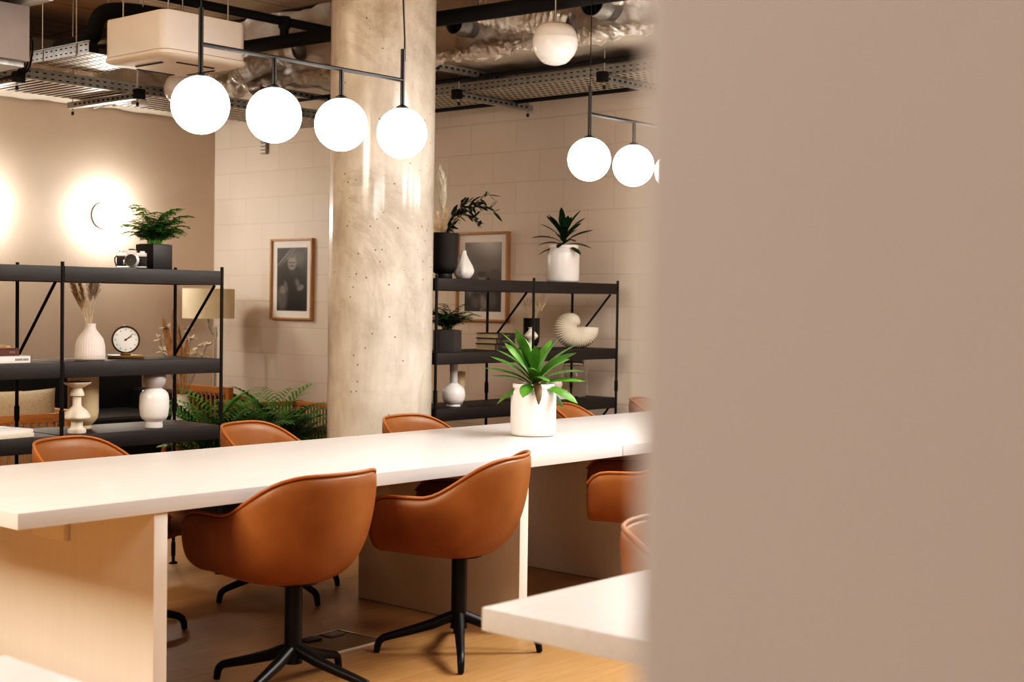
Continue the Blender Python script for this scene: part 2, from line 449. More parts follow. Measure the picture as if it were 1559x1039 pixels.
def make_chair():
    t = thing('swivel_chair', '', 'chair', (0, 0, 0))
    b = MB(); b.grid(shell_rows())
    bmesh.ops.remove_doubles(b.bm, verts=b.bm.verts, dist=.0006)
    o = b.build('shell', 'leather', t, smooth=60)
    so = o.modifiers.new('t', 'SOLIDIFY'); so.thickness = .026; so.offset = 0; so.use_even_offset = True
    sb = o.modifiers.new('s', 'SUBSURF'); sb.levels = 1; sb.render_levels = 1
    b = MB(); rim = [r[-1] + Vector((0, 0, .001)) for r in shell_rows()]
    b.tube(rim, .0065, 8)
    r0 = shell_rows()[0]; 
    b.build('piping', 'leather_piping', t, smooth=60)
    # seat pad
    b = MB(); rows = []
    for i in range(9):
        f = i / 8; zz = .448 + .04 * math.sin(f * PI / 2); sc = .97 if i < 4 else (1 - .85 * ((i - 4) / 4) ** 2 * .35)
        rows.append([Vector((.205 * sc * math.copysign(abs(math.cos(a)) ** .6, math.cos(a)), .035 + .205 * sc * math.copysign(abs(math.sin(a)) ** .6, math.sin(a)), zz)) for a in [2 * PI * j / 40 for j in range(40)]])
    vs = b.grid(rows, close_v=True); b.cap(vs[0]); b.cap(vs[-1])
    b.build('seat_pad', 'leather', t, smooth=50)
    b = MB(); b.lathe([(.0, .398), (.09, .397), (.09, .385), (.031, .375), (.031, .12), (.034, .10), (.0, .10)], 28); b.build('post', 'black_metal', t)
    for k in range(4):
        a = PI / 2 * k; c, s_ = math.cos(a), math.sin(a)
        prof = [(.015, .150), (.05, .135), (.10, .115), (.19, .088), (.265, .068), (.293, .060), (.309, .048), (.316, .030), (.320, .004)]
        rad = [.021, .022, .021, .018, .0155, .015, .0145, .0135, .012]
        b = MB(); b.tube([Vector((r_ * c, r_ * s_, z)) for r_, z in prof], rad, 10)
        lg = b.build('leg', 'black_metal', t, smooth=60)
    return t
def turn_base(ch, rz):            # post legs swivel apart from the shell
    for o in ch.children:
        if o.name.split('.')[0] in ('leg',): o.rotation_euler = (0, 0, rz)
chair0 = make_chair()
chairs = [   # x, y, facing rotation (0 = faces +Y), base rotation in world, label
    (3.188, 3.785, R(2), R(18), 'tan leather swivel tub chair tucked at the white table, beside its near leg panel'),
    (3.985, 3.735, R(25), R(45), 'tan leather swivel tub chair seen side on, in front of the middle leg panel'),
    (5.20, 3.70, R(38), R(30), 'tan leather chair tucked at the far white table, partly hidden by the blurred partition'),
    (3.145, 1.99, R(202), R(20), 'tan leather chair with its pale back rim behind the sharp white table corner'),
    (3.18, 4.95, R(203), R(-27), 'tan leather chair across the table, its curved back in front of the ceramic candlestick'),
    (4.187, 5.068, R(201), R(-8), 'tan leather chair across the table, its back below the leafy palms'),
    (5.04, 4.88, R(192), R(15), 'tan leather chair across the table, its back against the base of the concrete column'),
    (6.37, 4.90, R(205), R(30), 'tan leather chair behind the white plant pot on the table'),
    (7.16, 4.92, R(203), R(10), 'chair near the block wall, only its back rim showing by the partition'),
]
for i, (x, y, rz, bz, lab) in enumerate(chairs):
    c = chair0 if i == 0 else dup(chair0, (x, y, 0), rz, lab)
    c.location = (x, y, 0); c.rotation_euler = (0, 0, rz); c['label'] = lab; c['group'] = 'tan swivel chairs around the white tables'
    turn_base(c, bz - rz)

# ------------------------------------------------------------------ pendant lights
def pendant(x0, step, y, label):
    t = thing('pendant_light', label, 'pendant light', (x0, y, 2.093))
    gr = .107
    for k in range(4):
        x = step * k
        b = MB(); b.lathe([(gr * math.sin(PI * j / 24), -gr * math.cos(PI * j / 24)) for j in range(25)], 40, (x, 0, 0))
        b.build('globe', 'globe_glow', t, smooth=60)
        top = .360 if k == 0 else .357 if k == 3 else .227
        b = MB(); b.tube([(x, 0, gr - .005), (x, 0, top)], .0095, 10); b.lathe([(.026, gr - .012), (.026, gr + .004), (.012, gr + .012)], 20, (x, 0, 0)); b.build('rod', 'black_metal', t)
        if k in (0, 3):
            b = MB(); pts = [(x, 0, top), (x, 0, ZC - 2.093)] if k == 0 else [(x, 0, top - .02), (x + .012, .0, top - .05), (x + .010, 0, top + .05), (x - .004, 0, top + .25), (x, 0, (2.96 if x0 + x > 6.5 else ZC) - 2.093)]
            b.tube(pts, .0022 if k == 0 else .0042, 6); b.build('cable', 'black_metal', t)
    MB().tube([(0, 0, .225), (step * 3, 0, .225)], .0085, 10).build('bar', 'black_metal', t)
    return t
pendant(3.152, .347, 4.30, 'black bar pendant with four glowing white globes hung before the concrete column')
pendant(5.488, .372, 4.30, 'black bar pendant whose two visible globes hang beside the blurred partition')
def opal_lamp(loc, D, label):
    t = thing('opal_pendant', label, 'pendant light', loc, 0, 'unlit opal globe lamps among the ceiling services')
    r = D / 2
    prof = [(0, -.93 * r)] + [(r * math.sin(a), -r * .93 * math.cos(a)) for a in [PI * j / 30 for j in range(1, 12)]]
    MB().lathe([(0, -.93 * r), (.25 * r, -.91 * r), (.5 * r, -.83 * r), (.66 * r, -.70 * r), (.665 * r, -.67 * r)], 40).build('diffuser', 'white_glaze', t)
    MB().lathe([(.668 * r, -.675 * r), (.82 * r, -.5 * r), (.95 * r, -.25 * r), (1.0 * r, .0), (.985 * r, .22 * r), (.97 * r, .225 * r), (.9 * r, .5 * r), (.76 * r, .74 * r), (.6 * r, .83 * r), (0, .85 * r)], 44).build('globe', 'opal_off', t, smooth=50)
    MB().tube([(0, 0, .84 * r), (0, 0, ZC - loc[2])], .005, 8).build('rod', 'steel_rod', t)
opal_lamp((6.051, 4.995, 2.823), .256, 'unlit white opal globe lamp hanging above the second pendant')
opal_lamp((5.393, 7.569, 2.714), .211, 'unlit white opal globe lamp half hidden behind the first lit globe')

# wall sconces
def sconce(x, z, label):
    t = thing('wall_sconce', label, 'wall light', (x, YW, z), 0, 'glowing round wall lights')
    Mx = Matrix.Rotation(R(90), 4, 'X')
    b = MB(); b.lathe([(0, 0), (.112, 0), (.112, .03), (.0, .03)], 40); bmesh.ops.transform(b.bm, verts=b.bm.verts, matrix=Mx); b.build('backplate', 'sconce_plate', t)
    b = MB(); g = .115
    b.lathe([(g * math.sin(PI * j / 20), .12 - g * math.cos(PI * j / 20) * .8) for j in range(21)], 40); bmesh.ops.transform(b.bm, verts=b.bm.verts, matrix=Mx); b.build('globe', 'sconce_glow', t, smooth=60)
sconce(6.60, 2.058, 'glowing round wall light above the vintage camera and fern')
sconce(5.45, 2.065, 'wall light just out of sight at the edge, its halo on the smooth wall')

# ------------------------------------------------------------------ shelving units
def shelf(xs, label, extra_left=False, y0=5.667, y1=6.056):
    t = thing('shelving_unit', label, 'shelving unit', (xs[0], y0, 0))
    tops = [1.513, 1.078, .748, .285]; th = [.07, .07, .072, .065]
    for i, x in enumerate(xs):
        for y in (y0, y1):
            b = MB(); b.tube([(x - xs[0], y - y0, .012), (x - xs[0], y - y0, 1.533)], .0085, 8)
            b.tube([(x - xs[0], y - y0, .79), (x - xs[0], y - y0, .86)], .0125, 8); b.tube([(x - xs[0], y - y0, .04), (x - xs[0], y - y0, .11)], .0115, 8)
            b.lathe([(.022, 0), (.022, .006), (.009, .014)], 14, (x - xs[0], y - y0, 0)); b.build('post', 'black_metal', t)
        if i == 0 and not extra_left: pass
        if i > 0:
            for za, zb in ((1.44, 1.09), (.672, .295)):
                MB().tube([(x - xs[0] - .0, .06, za), (x - xs[0] - .0, y1 - y0 - .005, zb)], .007, 8).build('brace', 'black_metal', t)
    for i in range(len(xs) - 1):
        for z, h in zip(tops, th):
            MB().box((xs[i] - xs[0] + .009, -.004, z - h), (xs[i + 1] - xs[0] - .009, y1 - y0 + .004, z), .0025).build('shelf_board', 'black_wood', t)
    return t
shelf([2.530, 3.411, 4.292], 'open black shelving unit holding the vintage camera and round clock')
shelf([5.821, 6.693, 7.566], 'open black shelving unit holding the white seashell vase, beside the column')

# ------------------------------------------------------------------ plants
def blade(b, p0, az, el, L, W, droop, n=7, fold=.25, prof=None, twist=0):
    pts, ws = [], []
    p = Vector(p0); e = el
    for i in range(n):
        f = i / (n - 1)
        pts.append(p.copy()); 
        ws.append((W if prof is None else W) * (prof(f) if prof else math.sin(PI * (f * .92 + .06)) ** .7))
        p = p + Vector((math.cos(az) * math.cos(e), math.sin(az) * math.cos(e), math.sin(e))) * (L / (n - 1))
        e -= droop / (n - 1)
    sd = Vector((-math.sin(az), math.cos(az), twist))
    b.strip(pts, ws, fold=fold, side=sd)
def dracaena(b, c, n, L, W, seed, elmin=.05, elmax=1.45, stem=.05, jit=.2):
    r = random.Random(seed)
    for i in range(n):
        f = i / (n - 1); az = i * 2.39996 + r.uniform(-.35, .35)
        el = elmin + (elmax - elmin) * f ** .8 + r.uniform(-.08, .08)
        l = L * (1 - .25 * abs(f - .45)) * r.uniform(.82, 1.1)
        blade(b, Vector(c) + Vector((math.cos(az) * .012, math.sin(az) * .012, stem * f)), az, el, l, W * r.uniform(.85, 1.1), .75 + .5 * (1 - f) * r.random(), 8, .3,
              prof=lambda q: (.38 + .62 * math.sin(PI * min(1, q * .92) ** 1.25)) * (1 - q ** 9) + .01, twist=r.uniform(-.35, .35))
def asparagus_fern(b, c, n, L, seed, squash=.5):
    r = random.Random(seed)
    for i in range(n):
        az = i * 2.39996 + r.uniform(-.4, .4); f = r.random()
        el = R(r.uniform(48, 89)); l = L * r.uniform(.45, 1.05)
        p = Vector(c) + Vector((r.uniform(-.03, .03), r.uniform(-.03, .03), 0)); e = el; n_s = 12; pts = []
        for k in range(n_s):
            pts.append(p.copy()); p = p + Vector((math.cos(az) * math.cos(e), math.sin(az) * math.cos(e), math.sin(e))) * l / n_s
            e -= R(r.uniform(1, 5) + 1.1 * k)
        b.tube(pts, [.0013] * n_s, 4, caps=False)
        for k in range(3, n_s):
            for sgn in (-1, 1):
                w = .055 * l / .25 * (1 - ((k - 3) / (n_s - 2)) ** 1.5 * .75) * r.uniform(.7, 1.2)
                a2 = az + sgn * R(r.uniform(48, 75))
                q0 = pts[k]
                for m in range(3):
                    q = q0 + Vector((math.cos(a2), math.sin(a2), -.1)) * w * m / 3
                    for s2 in (-1, 0, 1):
                        blade(b, q, a2 + s2 * .8, r.uniform(-.25, .25), w * .5, .0042 * l / .25 * 1.1, .3, 3, 0)
def palm_fronds(b, c, n, L, seed, elr=(35, 85), lw=.0085):
    r = random.Random(seed)
    for i in range(n):
        az = i * 2.39996 + r.uniform(-.3, .3); e = R(r.uniform(*elr)); l = L * r.uniform(.65, 1.08); ns = 20
        p = Vector(c) + Vector((r.uniform(-.07, .07), r.uniform(-.07, .07), 0)); pts = []
        for k in range(ns):
            pts.append(p.copy()); p = p + Vector((math.cos(az) * math.cos(e), math.sin(az) * math.cos(e), math.sin(e))) * l / ns
            e -= R(1.0 + 5.5 * (k / ns))
        b.tube(pts, [.004 - .003 * k / ns for k in range(ns)], 4, caps=False)
        for k in range(6, ns):
            q = (k - 6) / (ns - 6); d = (pts[k] - pts[k - 1]).normalized()
            ll = l * .25 * math.sin(PI * (.22 + .70 * q)) * r.uniform(.9, 1.1)
            for half in (0,):
                pp = pts[k] - d * (l / ns) * half
                for sgn in (-1, 1):
                    side = Vector((-math.sin(az), math.cos(az), 0)) * sgn
                    dv = (d * .62 + side * .8 + Vector((0, 0, .12))).normalized()
                    a2 = math.atan2(dv.y, dv.x); e2 = math.asin(max(-1, min(1, dv.z)))
                    blade(b, pp, a2, e2, ll, lw, .8, 5, .2)
def plume(b, p0, p1, length_f, rad, n, seed, bend=.0):
    """feathery pampas plume: fine hairs fanning from the upper part of a stem"""
    r = random.Random(seed); p0, p1 = Vector(p0), Vector(p1); d = (p1 - p0); L = d.length; d.normalize()
    side = Vector((bend, -bend, 0))
    for i in range(n):
        f = 1 - length_f * r.random(); base = p0 + d * L * f + side * f * f
        a = r.uniform(0, 2 * PI); env = math.sin(PI * min(1, (f - (1 - length_f)) / length_f * .9 + .08)) ** .6
        o = Vector((math.cos(a), math.sin(a), 0)) * rad * env * r.uniform(.3, 1)
        tip = base + d * r.uniform(.03, .09) * (L / .4) + o - Vector((0, 0, rad * .4 * r.random()))
        mid = (base + tip) / 2 + o * .25 + Vector((0, 0, .004))
        sd = Vector((r.uniform(-1, 1), r.uniform(-1, 1), r.uniform(-.3, .3)))
        b.strip([base, mid, tip], [.0006, .0009, .0003], side=sd)

def pot_plant(name, label, cat, loc, rz=0, group=None): return thing(name, label, cat, loc, rz, group)

# crock pots with dracaena
CROCK = [(.0, .0), (.105, 0), (.118, .006), (.122, .02), (.122, .215), (.118, .232), (.106, .243), (.104, .25), (.112, .256), (.113, .272), (.108, .278), (.100, .275), (.098, .245), (.0, .24)]
def crock_plant(loc, sc, label, seeds, leaf, n, L, W, leaning=None, elmin=.05, elmax=1.45, stem=.06):
    t = pot_plant('potted_plant', label, 'potted plant', loc)
    MB().lathe([(r_ * sc, z * sc) for r_, z in CROCK], 48).build('pot', 'white_glaze', t, smooth=50)
    MB().lathe([(0, .268 * sc), (.05 * sc, .266 * sc), (.099 * sc, .258 * sc)], 24).build('soil', 'bark', t)
    b = MB(); dracaena(b, (0, 0, .258 * sc), n, L, W, seeds, elmin, elmax, stem); b.build('foliage', leaf, t, smooth=60)
    if leaning:
        b = MB()
        for az, el, l in leaning: blade(b, (math.cos(az) * .03, math.sin(az) * .03, .27 * sc), az, el, l, .02, 2.6, 9, .3)
        b.build('withered_leaf', 'leaf_brown', t, smooth=60)['label'] = 'withered brown leaf'
    return t
crock_plant((5.135, 4.34, .74), .90, 'white ceramic pot of bright strap leaves standing on the long white table', 17, 'leaf_bright', 26, .275, .029, [(R(-130), .5, .19)], -.05, 1.42)
crock_plant((7.13, 5.79, 1.513), .88, 'white ceramic pot of dark green leaves on top of the black shelving', 23, 'leaf_deep', 26, .215, .022, None, -.02, 1.4, .10)

# fern in square black pot (left shelf, top)
t = pot_plant('potted_fern', 'feathery fern in a square black pot behind the vintage camera', 'potted plant', (4.055, 5.90, 1.513), R(8))
b = MB(); b.box((-.062, -.062, 0), (.062, .062, .125), .002); b.build('pot', 'pot_black', t)
MB().box((-.052, -.052, .12), (.052, .052, .128)).build('soil', 'soil', t)
b = MB(); asparagus_fern(b, (0, 0, .125), 70, .27, 5); b.build('foliage', 'leaf_fern', t, smooth=0)
# hex pot fern (right shelf, middle)
t = pot_plant('potted_fern', 'feathery dark fern in a hexagonal charcoal pot on the middle shelf by the column', 'potted plant', (6.055, 5.80, 1.078), R(12))
b = MB(); b.prism([(.085 * math.cos(PI / 3 * k), .085 * math.sin(PI / 3 * k)) for k in range(6)], 0, .128); b.build('pot', 'pot_charcoal', t, smooth=20)
b = MB(); b.prism([(.072 * math.cos(PI / 3 * k), .072 * math.sin(PI / 3 * k)) for k in range(6)], .122, .131); b.build('soil', 'soil', t)
b = MB(); asparagus_fern(b, (0, 0, .128), 60, .24, 15); b.build('foliage', 'leaf_dark', t, smooth=0)

# big floor palms between shelf and block wall
def floor_palm(loc, label, L, n, seed, elr=(45, 86), potr=.17):
    t = pot_plant('potted_palm', label, 'potted plant', loc, 0, 'leafy parlour palms by the block wall')
    MB().lathe([(0, 0), (potr * .8, 0), (potr, .30), (potr * 1.02, .32), (potr * .92, .32), (potr * .9, .29), (0, .29)], 32).build('pot', 'pot_black', t)
    MB().lathe([(0, .30), (potr * .9, .295)], 24).build('soil', 'soil', t)
    b = MB(); palm_fronds(b, (0, 0, .29), n, L, seed, elr); b.build('foliage', 'leaf_palm', t, smooth=60)
floor_palm((5.27, 7.00, 0), 'leafy palm in front of the white vase of dried flowers', 0.62, 56, 3, (52, 89))
floor_palm((5.90, 7.20, 0), 'leafy palm standing next to the column in front of the block wall', 0.60, 66, 9, (42, 89))

# ------------------------------------------------------------------ shelf ornaments : left unit
def lathe_thing(name, label, cat, loc, prof, mat, n=36, flute=None, part='body', group=None):
    b = MB(); b.lathe(prof, n, flute=flute); o = b.build(name, mat, smooth=50, loc=loc); return tag(o, label, cat, group)
# vintage camera
t = thing('film_camera', 'vintage silver and black film camera on the top shelf in front of the fern pot', 'camera', (3.835, 5.76, 1.513), R(-44))
MB().box((-.068, -.018, .004), (.068, .018, .012), .002).build('base_plate', 'chrome', t)
MB().box((-.069, -.017, .012), (.069, .017, .058), .005).build('body', 'leatherette', t)
b = MB(); b.box((-.068, -.016, .058), (.068, .016, .076), .003); b.build('top_plate', 'chrome', t)
b = MB(); b.prism([(-.03, .012), (.03, .012), (.024, .074), (.018, .088), (-.018, .088), (-.024, .074)], -.021, .016, Matrix.Rotation(R(90), 4, 'X')); b.build('prism_hump', 'chrome', t, smooth=20)
b = MB(); b.box((-.014, -.014, .086), (.014, .014, .094), .003); b.build('hot_shoe', 'pot_charcoal', t)
Ml = Matrix.Translation((.004, -.016, .040)) @ Matrix.Rotation(R(90), 4, 'X')
b = MB(); b.lathe([(.0, 0), (.034, 0), (.034, .008), (.030, .010), (.030, .030), (.027, .032), (.024, .026), (0, .024)], 32); bmesh.ops.transform(b.bm, verts=b.bm.verts, matrix=Ml); lens = b.build('lens_barrel', 'chrome', t)
b = MB(); b.lathe([(.0245, .031), (.0275, .0325), (.0275, .034), (.0235, .0335)], 32); bmesh.ops.transform(b.bm, verts=b.bm.verts, matrix=Ml); b.build('lens_ring', 'book_black', lens)
b = MB(); b.lathe([(0, .034), (.010, .0325), (.019, .027)], 24); bmesh.ops.transform(b.bm, verts=b.bm.verts, matrix=Ml); b.build('lens_glass', 'lens_glass', lens)
for x, r_, h in ((-.05, .011, .086), (.048, .012, .084), (-.032, .006, .082)):
    MB().lathe([(0, .074), (r_, .074), (r_, h), (0, h)], 18, (x, 0, 0)).build('dial', 'chrome', t)
b = MB(); b.tube([(-.069, 0, .062), (-.080, -.004, .05), (-.078, -.006, .03), (-.070, -.008, .008)], .003, 6); b.build('strap', 'leatherette', t)
b = MB(); b.box((-.036, -.022, .018), (-.031, -.017, .042), .001); b.build('self_timer_lever', 'chrome', t)
# ribbed vase and pampas
t = thing('pampas_vase', 'pinkish white ribbed bottle vase of pampas grass beside the round clock', 'vase', (3.675, 5.86, 1.078))
MB().lathe([(0, 0), (.066, 0), (.070, .006), (.069, .03), (.067, .07), (.059, .10), (.042, .125), (.029, .142), (.025, .158), (.026, .172), (.022, .172), (.020, .15), (0, .14)], 96,
           flute=lambda a, z: .022 * math.sin(34 * a) * (1 if .01 < z < .125 else .2)).build('vase', 'pink_white', t, smooth=60)
def toimg(r_, u):                         # offset to the viewer's right r_, up u
    return Vector((.658 * r_, -.753 * r_, u))
b = MB()
stems = [((-.105, .40), 'a'), ((-.085, .37), 'a'), ((-.05, .36), 'a'), ((.0, .385), 'b'), ((.035, .40), 'b')]
for (dx, dz), k in stems: b.tube([Vector((0, 0, .1)), toimg(dx * .25, .2), toimg(dx * .55, .27), toimg(dx, dz)], [.0016] * 4, 5)
b.build('stem', 'straw', t)
b = MB(); b2 = MB()
for i, ((dx, dz), k) in enumerate(stems):
    if k == 'a': plume(b, toimg(dx * .2, .18), toimg(dx, dz), .75, .022, 300, 40 + i)
    else: plume(b2, toimg(dx * .3, .20), toimg(dx, dz), .62, .026, 420, 60 + i)
b.build('grass_plume', 'straw', t, smooth=0); b2.build('grass_plume', 'plume_grey', t, smooth=0)
# clock
t = thing('mantel_clock', 'round brass-rimmed clock with a pale dial on a dark stand', 'clock', (3.895, 5.90, 1.078), R(-30))
Mc = Matrix.Translation((0, 0, .092)) @ Matrix.Rotation(R(90), 4, 'X')
b = MB(); b.lathe([(0, -.03), (.058, -.03), (.066, -.02), (.068, .02), (.066, .026), (.060, .026), (.059, .02), (0, .02)], 40); bmesh.ops.transform(b.bm, verts=b.bm.verts, matrix=Mc); b.build('case', 'dark_brass', t)
b = MB(); b.lathe([(0, .0215), (.060, .0215), (.060, .019)], 40); bmesh.ops.transform(b.bm, verts=b.bm.verts, matrix=Mc); dial = b.build('dial', 'dial', t)
b = MB()
for k in range(12):
    a = PI / 6 * k; m = Mc @ Matrix.Rotation(a, 4, 'Z'); b.box((-.0012, .044, .0217), (.0012, .053, .0224), M=m)
b.build('hour_mark', 'brass', dial)
for a, l, nm in ((-1.05, .032, 'hour_hand'), (-.85, .045, 'minute_hand')):
    MB().box((-.0016, -.008, .0226), (.0016, l, .0234), M=Mc @ Matrix.Rotation(a, 4, 'Z')).build(nm, 'brass', dial)
b = MB(); b.lathe([(0, .0235), (.006, .0235), (.006, .0215)], 14); bmesh.ops.transform(b.bm, verts=b.bm.verts, matrix=Mc); b.build('hub', 'brass', dial)
b = MB(); b.box((-.085, -.05, .001), (.085, .05, .017), .003); b.box((-.025, -.03, .017), (.025, .03, .028), .003); b.build('stand', 'brass', t)
b = MB(); b.lathe([(0, 0), (.007, 0), (.007, .006), (0, .008)], 12, (-.01, 0, .158)); b.build('knob', 'chrome', t)
# books at the edge, in a stack
def book(name, label, loc, size, rz, cover, paper='paper', group=None, spine='-x', letters=None, inkmat='ink'):
    t = thing(name, label, 'book', loc, rz, group); w, d, h = size; c = .003
    b = MB(); b.box((-w / 2, -d / 2, .0003), (w / 2, d / 2, c)); b.box((-w / 2, -d / 2, h - c), (w / 2, d / 2, h))
    if spine == 'front': b.box((-w / 2, -d / 2, .0003), (w / 2, -d / 2 + c, h)); 
    if spine == '-x': b.box((-w / 2, -d / 2, .0003), (-w / 2 + c, d / 2, h))
    if spine == '+x': b.box((w / 2 - c, -d / 2, .0003), (w / 2, d / 2, h))
    b.build('cover', cover, t)
    e = .005
    MB().box((-w / 2 + (e if spine != '-x' else c), -d / 2 + (e if spine != 'front' else c), c), (w / 2 - (e if spine != '+x' else c), d / 2 - e, h - c)).build('pages', paper, t)
    if letters:
        b = MB(); rr = random.Random(len(label))
        for (x0, x1) in letters:
            x = x0
            while x < x1:
                l = rr.uniform(.003, .006)
                b.box((x, -d / 2 - .0006, h * .34), (x + l, -d / 2 + .001, h * .64)); x += l + .003
        b.build('spine_lettering', inkmat, t)
    return t
bx, by = 3.135, 5.77
book('book', 'white hardback lying at the bottom of the short stack on the middle shelf', (bx, by + .03, 1.078), (.27, .21, .033), R(4), 'book_white', spine='front', letters=[(.06, .09), (.10, .125)])
book('book', 'maroon hardback in the middle of the short stack, on the white one', (bx - .01, by + .03, 1.111), (.215, .16, .032), R(1), 'book_maroon', spine='front', letters=[(.06, .085)], inkmat='gold_ink')
book('book', 'small tan book topmost on the short stack beside the diagonal brace', (bx - .03, by + .03, 1.143), (.185, .13, .015), R(5), 'book_tan', spine='front', letters=[(.02, .07)], inkmat='ink')
t = book('tall_book', 'slim dark book leaning at the top of the short stack at the picture edge', (bx - .055, by + .035, 1.158), (.15, .11, .016), R(-3), 'book_black', spine='front')
# candlestick
lathe_thing('candlestick', 'cream ceramic candlestick with flared dish and cone body on the bottom shelf', 'candlestick', (3.53, 5.735, .748),
    [(0, 0), (.040, 0), (.042, .004), (.041, .018), (.030, .024), (.027, .03), (.027, .052), (.030, .058), (.058, .066), (.062, .072), (.060, .080), (.045, .104), (.027, .118), (.020, .128), (.019, .166), (.026, .170), (.033, .173), (.031, .186), (.024, .203), (.020, .206), (.036, .214), (.062, .230), (.064, .236), (.058, .234), (.025, .222), (0, .22)], 'cream_ceramic', 40)
lathe_thing('vase', 'tall beige beaker vase standing behind the ceramic candlestick', 'vase', (3.665, 5.90, .748),
    [(0, 0), (.036, 0), (.038, .004), (.036, .016), (.05, .03), (.066, .05), (.071, .075), (.072, .26), (.074, .27), (.070, .27), (.067, .25), (.066, .08), (0, .05)], 'beige_ceramic')
t = thing('vase', 'white two-part vase with a round ball top over a barrel body', 'vase', (3.955, 5.745, .748))
MB().lathe([(0, 0), (.040, 0), (.042, .003), (.040, .026), (.042, .032), (.058, .042), (.066, .058), (.071, .10), (.070, .145), (.066, .165), (.054, .180), (.040, .188), (.033, .192)], 44).build('body', 'white_glaze', t, smooth=50)
MB().lathe([(.030, .19), (.044, .200), (.053, .216), (.056, .234), (.053, .252), (.044, .264), (.03, .272), (.022, .271), (.0, .262)], 44).build('neck_ball', 'grey_glaze', t, smooth=50)
# magazines
t = thing('magazine', 'magazine with a pale printed cover lying open-edged on the bottom shelf, topmost of two', 'magazine', (3.125, 5.80, .767), R(10))
MB().box((-.16, -.11, 0), (.16, .11, .015), .001).build('pages', 'book_white', t)
b = MB()
for x0, x1, y0, y1 in ((-.13, -.02, -.08, .02), (.0, .12, -.03, .08), (-.10, .10, -.1, -.085)): b.box((x0, y0, .0149), (x1, y1, .0156))
b.build('cover_print', 'grey_glaze', t)
t = thing('magazine', 'thicker magazine underneath the printed one on the bottom shelf', 'magazine', (3.12, 5.795, .748), R(7))
MB().box((-.163, -.115, 0), (.163, .115, .019), .001).build('pages', 'paper', t)

# ------------------------------------------------------------------ shelf ornaments : right unit
t = thing('planter_vase', 'footed black vase with pampas and an olive branch on the shelving top beside the column', 'vase', (5.985, 5.77, 1.513))
MB().lathe([(0, 0), (.05, 0), (.052, .006), (.050, .028), (.058, .036), (.078, .06), (.084, .09), (.086, .262), (.089, .27), (.083, .27), (.080, .1), (0, .06)], 40).build('vase', 'pot_black', t, smooth=50)
b = MB(); plume(b, (0, 0, .22), toimg(-.022, .60), .55, .036, 1700, 5, .0); b.build('grass_plume', 'plume', t, smooth=0)
b = MB()
for k in range(26):
    a = rnd.uniform(-.085, .06); 
    plume(b, toimg(rnd.uniform(-.06, .03), .24), toimg(a, rnd.uniform(.33, .42)), .9, .014, 60, 200 + k)
b.build('grass_plume', 'straw', t, smooth=0)
b = MB(); lf = MB(); r_ = random.Random(4)
def branch(p0, p1, lift, nl, lr, thick=.0026):
    p0, p1 = Vector(p0), Vector(p1); pts = []
    for k in range(9):
        f = k / 8; pts.append(p0.lerp(p1, f) + Vector((0, 0, lift * math.sin(PI * f))))
    b.tube(pts, [thick * (1 - .6 * k / 8) for k in range(9)], 5)
    for k in range(nl):
        f = (k + .5) / nl; q = pts[min(8, int(1 + f * 7.5))].lerp(pts[min(8, int(2 + f * 7))], r_.random())
        for sg in (-1, 1):
            d = (p1 - p0).normalized(); az = math.atan2(d.y, d.x) + sg * r_.uniform(.4, 1.4)
            blade(lf, q, az, r_.uniform(-.6, .9), 1.25 * lr * r_.uniform(.7, 1.15), .0105, .3, 5, .2, twist=r_.uniform(-.8, .8))
branch((0, 0, .22), toimg(.13, .385), .05, 3, .06, .004)
branch(toimg(.07, .34), toimg(.26, .50), .02, 8, .06)
branch(toimg(.11, .375), toimg(.29, .40), .05, 9, .06)
branch(toimg(.04, .31), toimg(.16, .46), .04, 8, .06)
branch(toimg(.03, .27), toimg(.05, .40), .02, 7, .055)
branch(toimg(.12, .38), toimg(.21, .30), .02, 6, .055)
branch(toimg(.09, .36), toimg(.10, .47), .01, 6, .055)
branch(toimg(.01, .25), toimg(.035, .34), .01, 5, .05)
b.build('branch', 'stem_brown', t); lf.build('olive_leaves', 'leaf_olive', t, smooth=60)
def facet(a, z): return .05 * math.sin(5 * a + 22 * z) + .035 * math.sin(9 * a - 40 * z + 1) if .012 < z < .15 else 0
lathe_thing('vase', 'small white pear-shaped vase with creased facets in front of the taller picture frame', 'vase', (6.145, 5.76, 1.513),
    [(0, 0), (.034, 0), (.046, .012), (.060, .035), (.062, .055), (.055, .08), (.042, .105), (.028, .13), (.018, .15), (.015, .168), (.018, .172), (.013, .172), (.0, .15)], 'white_matte', 48, facet)
# black hardbacks lying in a stack
for k, (w, h, lab) in enumerate(((.205, .041, 'thick black hardback lying at the bottom of the stack of three on the middle shelf'),
                                 (.20, .034, 'black hardback in the middle of the stack of three'), (.205, .033, 'black hardback topmost of the stack of three'))):
    t = book('hardback_book', lab, (6.515 + .004 * k, 5.83, 1.078 + (0, .041, .075)[k]), (.165, w - .02, h), R(-4 + 3 * k), 'book_black', 'paper_aged', 'black hardbacks stacked on the middle shelf', 'front')
    b = MB()
    for x in (-.07,): b.box((x, -w / 2 + .0085, .005), (x + .004, -w / 2 + .0105, h - .005))
    b.box((-.03, -w / 2 + .0085, h * .45), (.025, -w / 2 + .0102, h * .6))
    b.build('spine_band', 'gold_ink', t)
